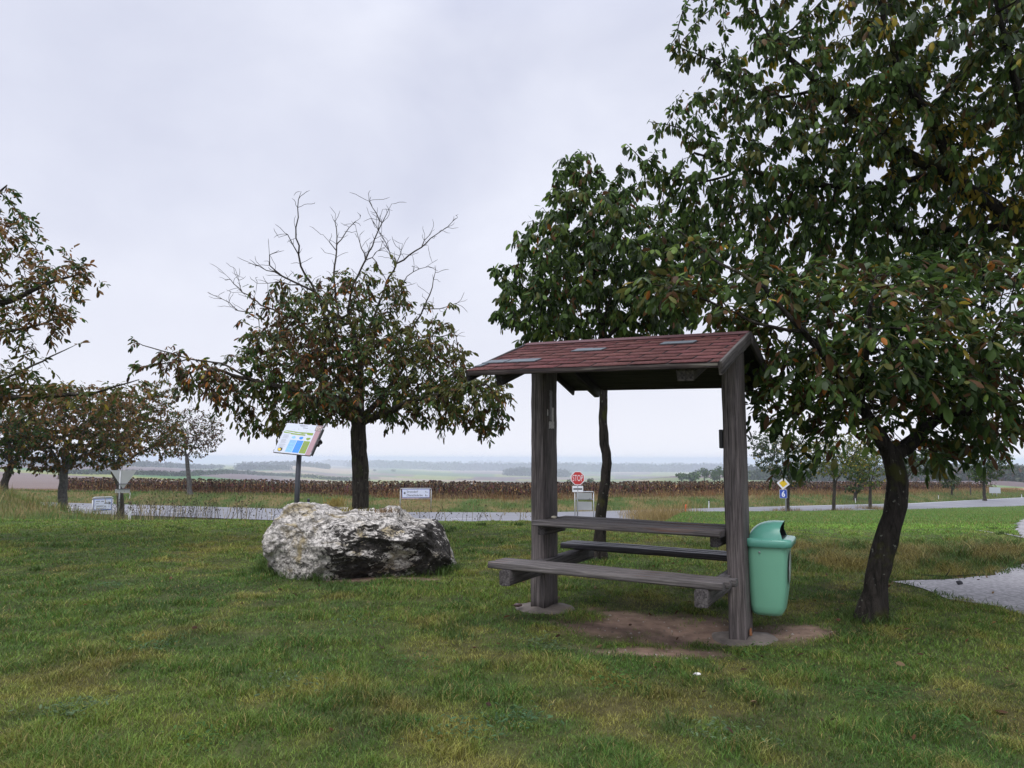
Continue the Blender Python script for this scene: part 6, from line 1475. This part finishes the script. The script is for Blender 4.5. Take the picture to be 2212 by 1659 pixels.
def stick(label, px, py, ln, ang, r=.008, name='stick'):
    g = G(px, py); bm = bmesh.new(); d = Vector((math.cos(rad(ang)), math.sin(rad(ang)), .05)); z = Vector((0, 0, .012))
    p = [z + d * ln * (t - .5) + Vector((0, 0, .01 * math.sin(t * 7))) + Vector((-d.y, d.x, 0)) * .01 * math.sin(t * 9) for t in (0, .2, .4, .6, .8, 1)]
    add_tube(bm, p, [r, r * 1.2, r, r * .9, r * .7, r * .3], 7); add_tube(bm, [p[3], p[3] + Vector((.04, .0, .05)), p[3] + Vector((.06, .01, .09))], [r * .7, r * .5, r * .2], 6); add_tube(bm, [p[1], p[1] + Vector((-.03, -.05, .02))], [r * .7, r * .3], 6)
    o = link(name, bm_mesh(bm, smooth_=True), M_barkdark, None, Matrix.Translation(g)); tag(o, label, 'stick')
stick('short dark broken stick lying in the lawn right of the boulder', 962, 1265, .21, -8, .009)
stick('long brown twig lying at the grass edge of the path', 2025, 1247, .75, -12, .008)
stick('thin forked twig lying on the lawn left of the third thin tree', 1802 + 28, 1101, 1.6, -5, .03)
pebble('stone', G(2073, 1266) + Vector((0, 0, .03)), (.03, .02, .02), plain('dark_stone', (.05, .05, .055), .8), 'small dark stone lying on the path', 'stone', 3)
pebble('litter', G(1506, 1464) + Vector((0, 0, .02)), (.022, .012, .008), M_paper, 'tiny scrap of pale paper on the lawn in front of the shelter', 'litter', 5)
# pebbles and crumbs on the worn earth
def crumbs():
    n = 900; x = rng.uniform(.0, 2.4, n); y = rng.uniform(4.7, 6.0, n); k = dirt_mask(x, y) > .4; x, y = x[k], y[k]; n = len(x); s = .003 + .012 * rng.random(n) ** 3
    T = np.array([[1, 0, 0], [-.5, .87, 0], [-.5, -.87, 0], [0, 0, .8]]); a = rng.uniform(0, 6.28, n); ca, sa = np.cos(a)[:, None], np.sin(a)[:, None]
    V = np.stack([(T[None, :, 0] * ca - T[None, :, 1] * sa) * s[:, None] + x[:, None], (T[None, :, 0] * sa + T[None, :, 1] * ca) * s[:, None] + y[:, None], T[None, :, 2] * s[:, None] + zt(x, y)[:, None]], -1).reshape(-1, 3)
    Fc = (np.array([[0, 1, 3], [1, 2, 3], [2, 0, 3]])[None] + (np.arange(n) * 4)[:, None, None]).reshape(-1, 3); o0 = np.array([1.2, 5.4, 0])
    cc = np.repeat(np.array([(.24, .18, .14), (.14, .10, .08), (.3, .27, .24)])[rng.integers(0, 3, n)], 4, 0)
    tag(link('gravel_crumbs', mesh_np('c', V - o0, [Fc], {'col': cc}), attr_mat('crumbs', rough=.9), None, Matrix.Translation(o0)), kind='stuff')
crumbs()

# ------------------------------------------------------------------ haze
bm = bmesh.new(); x0, x1, y0, y1, z0, z1 = -42000, 42000, -400, 24000, GZMIN - 1, 14
add_box(bm, (x1 - x0, y1 - y0, z1 - z0)); me = bm_mesh(bm); hm = bpy.data.materials.new('haze'); hm.use_nodes = True; hn = hm.node_tree.nodes; hn.clear()
ho = hn.new('ShaderNodeOutputMaterial'); pv = hn.new('ShaderNodeVolumePrincipled'); pv.inputs['Color'].default_value = (.80, .88, 1.0, 1); pv.inputs['Density'].default_value = 2.2e-4; pv.inputs['Anisotropy'].default_value = 0
hm.node_tree.links.new(pv.outputs[0], ho.inputs['Volume'])
hz_ = link('haze', me, hm, None, Matrix.Translation(((x0 + x1) / 2, (y0 + y1) / 2, (z0 + z1) / 2))); tag(hz_, kind='stuff')
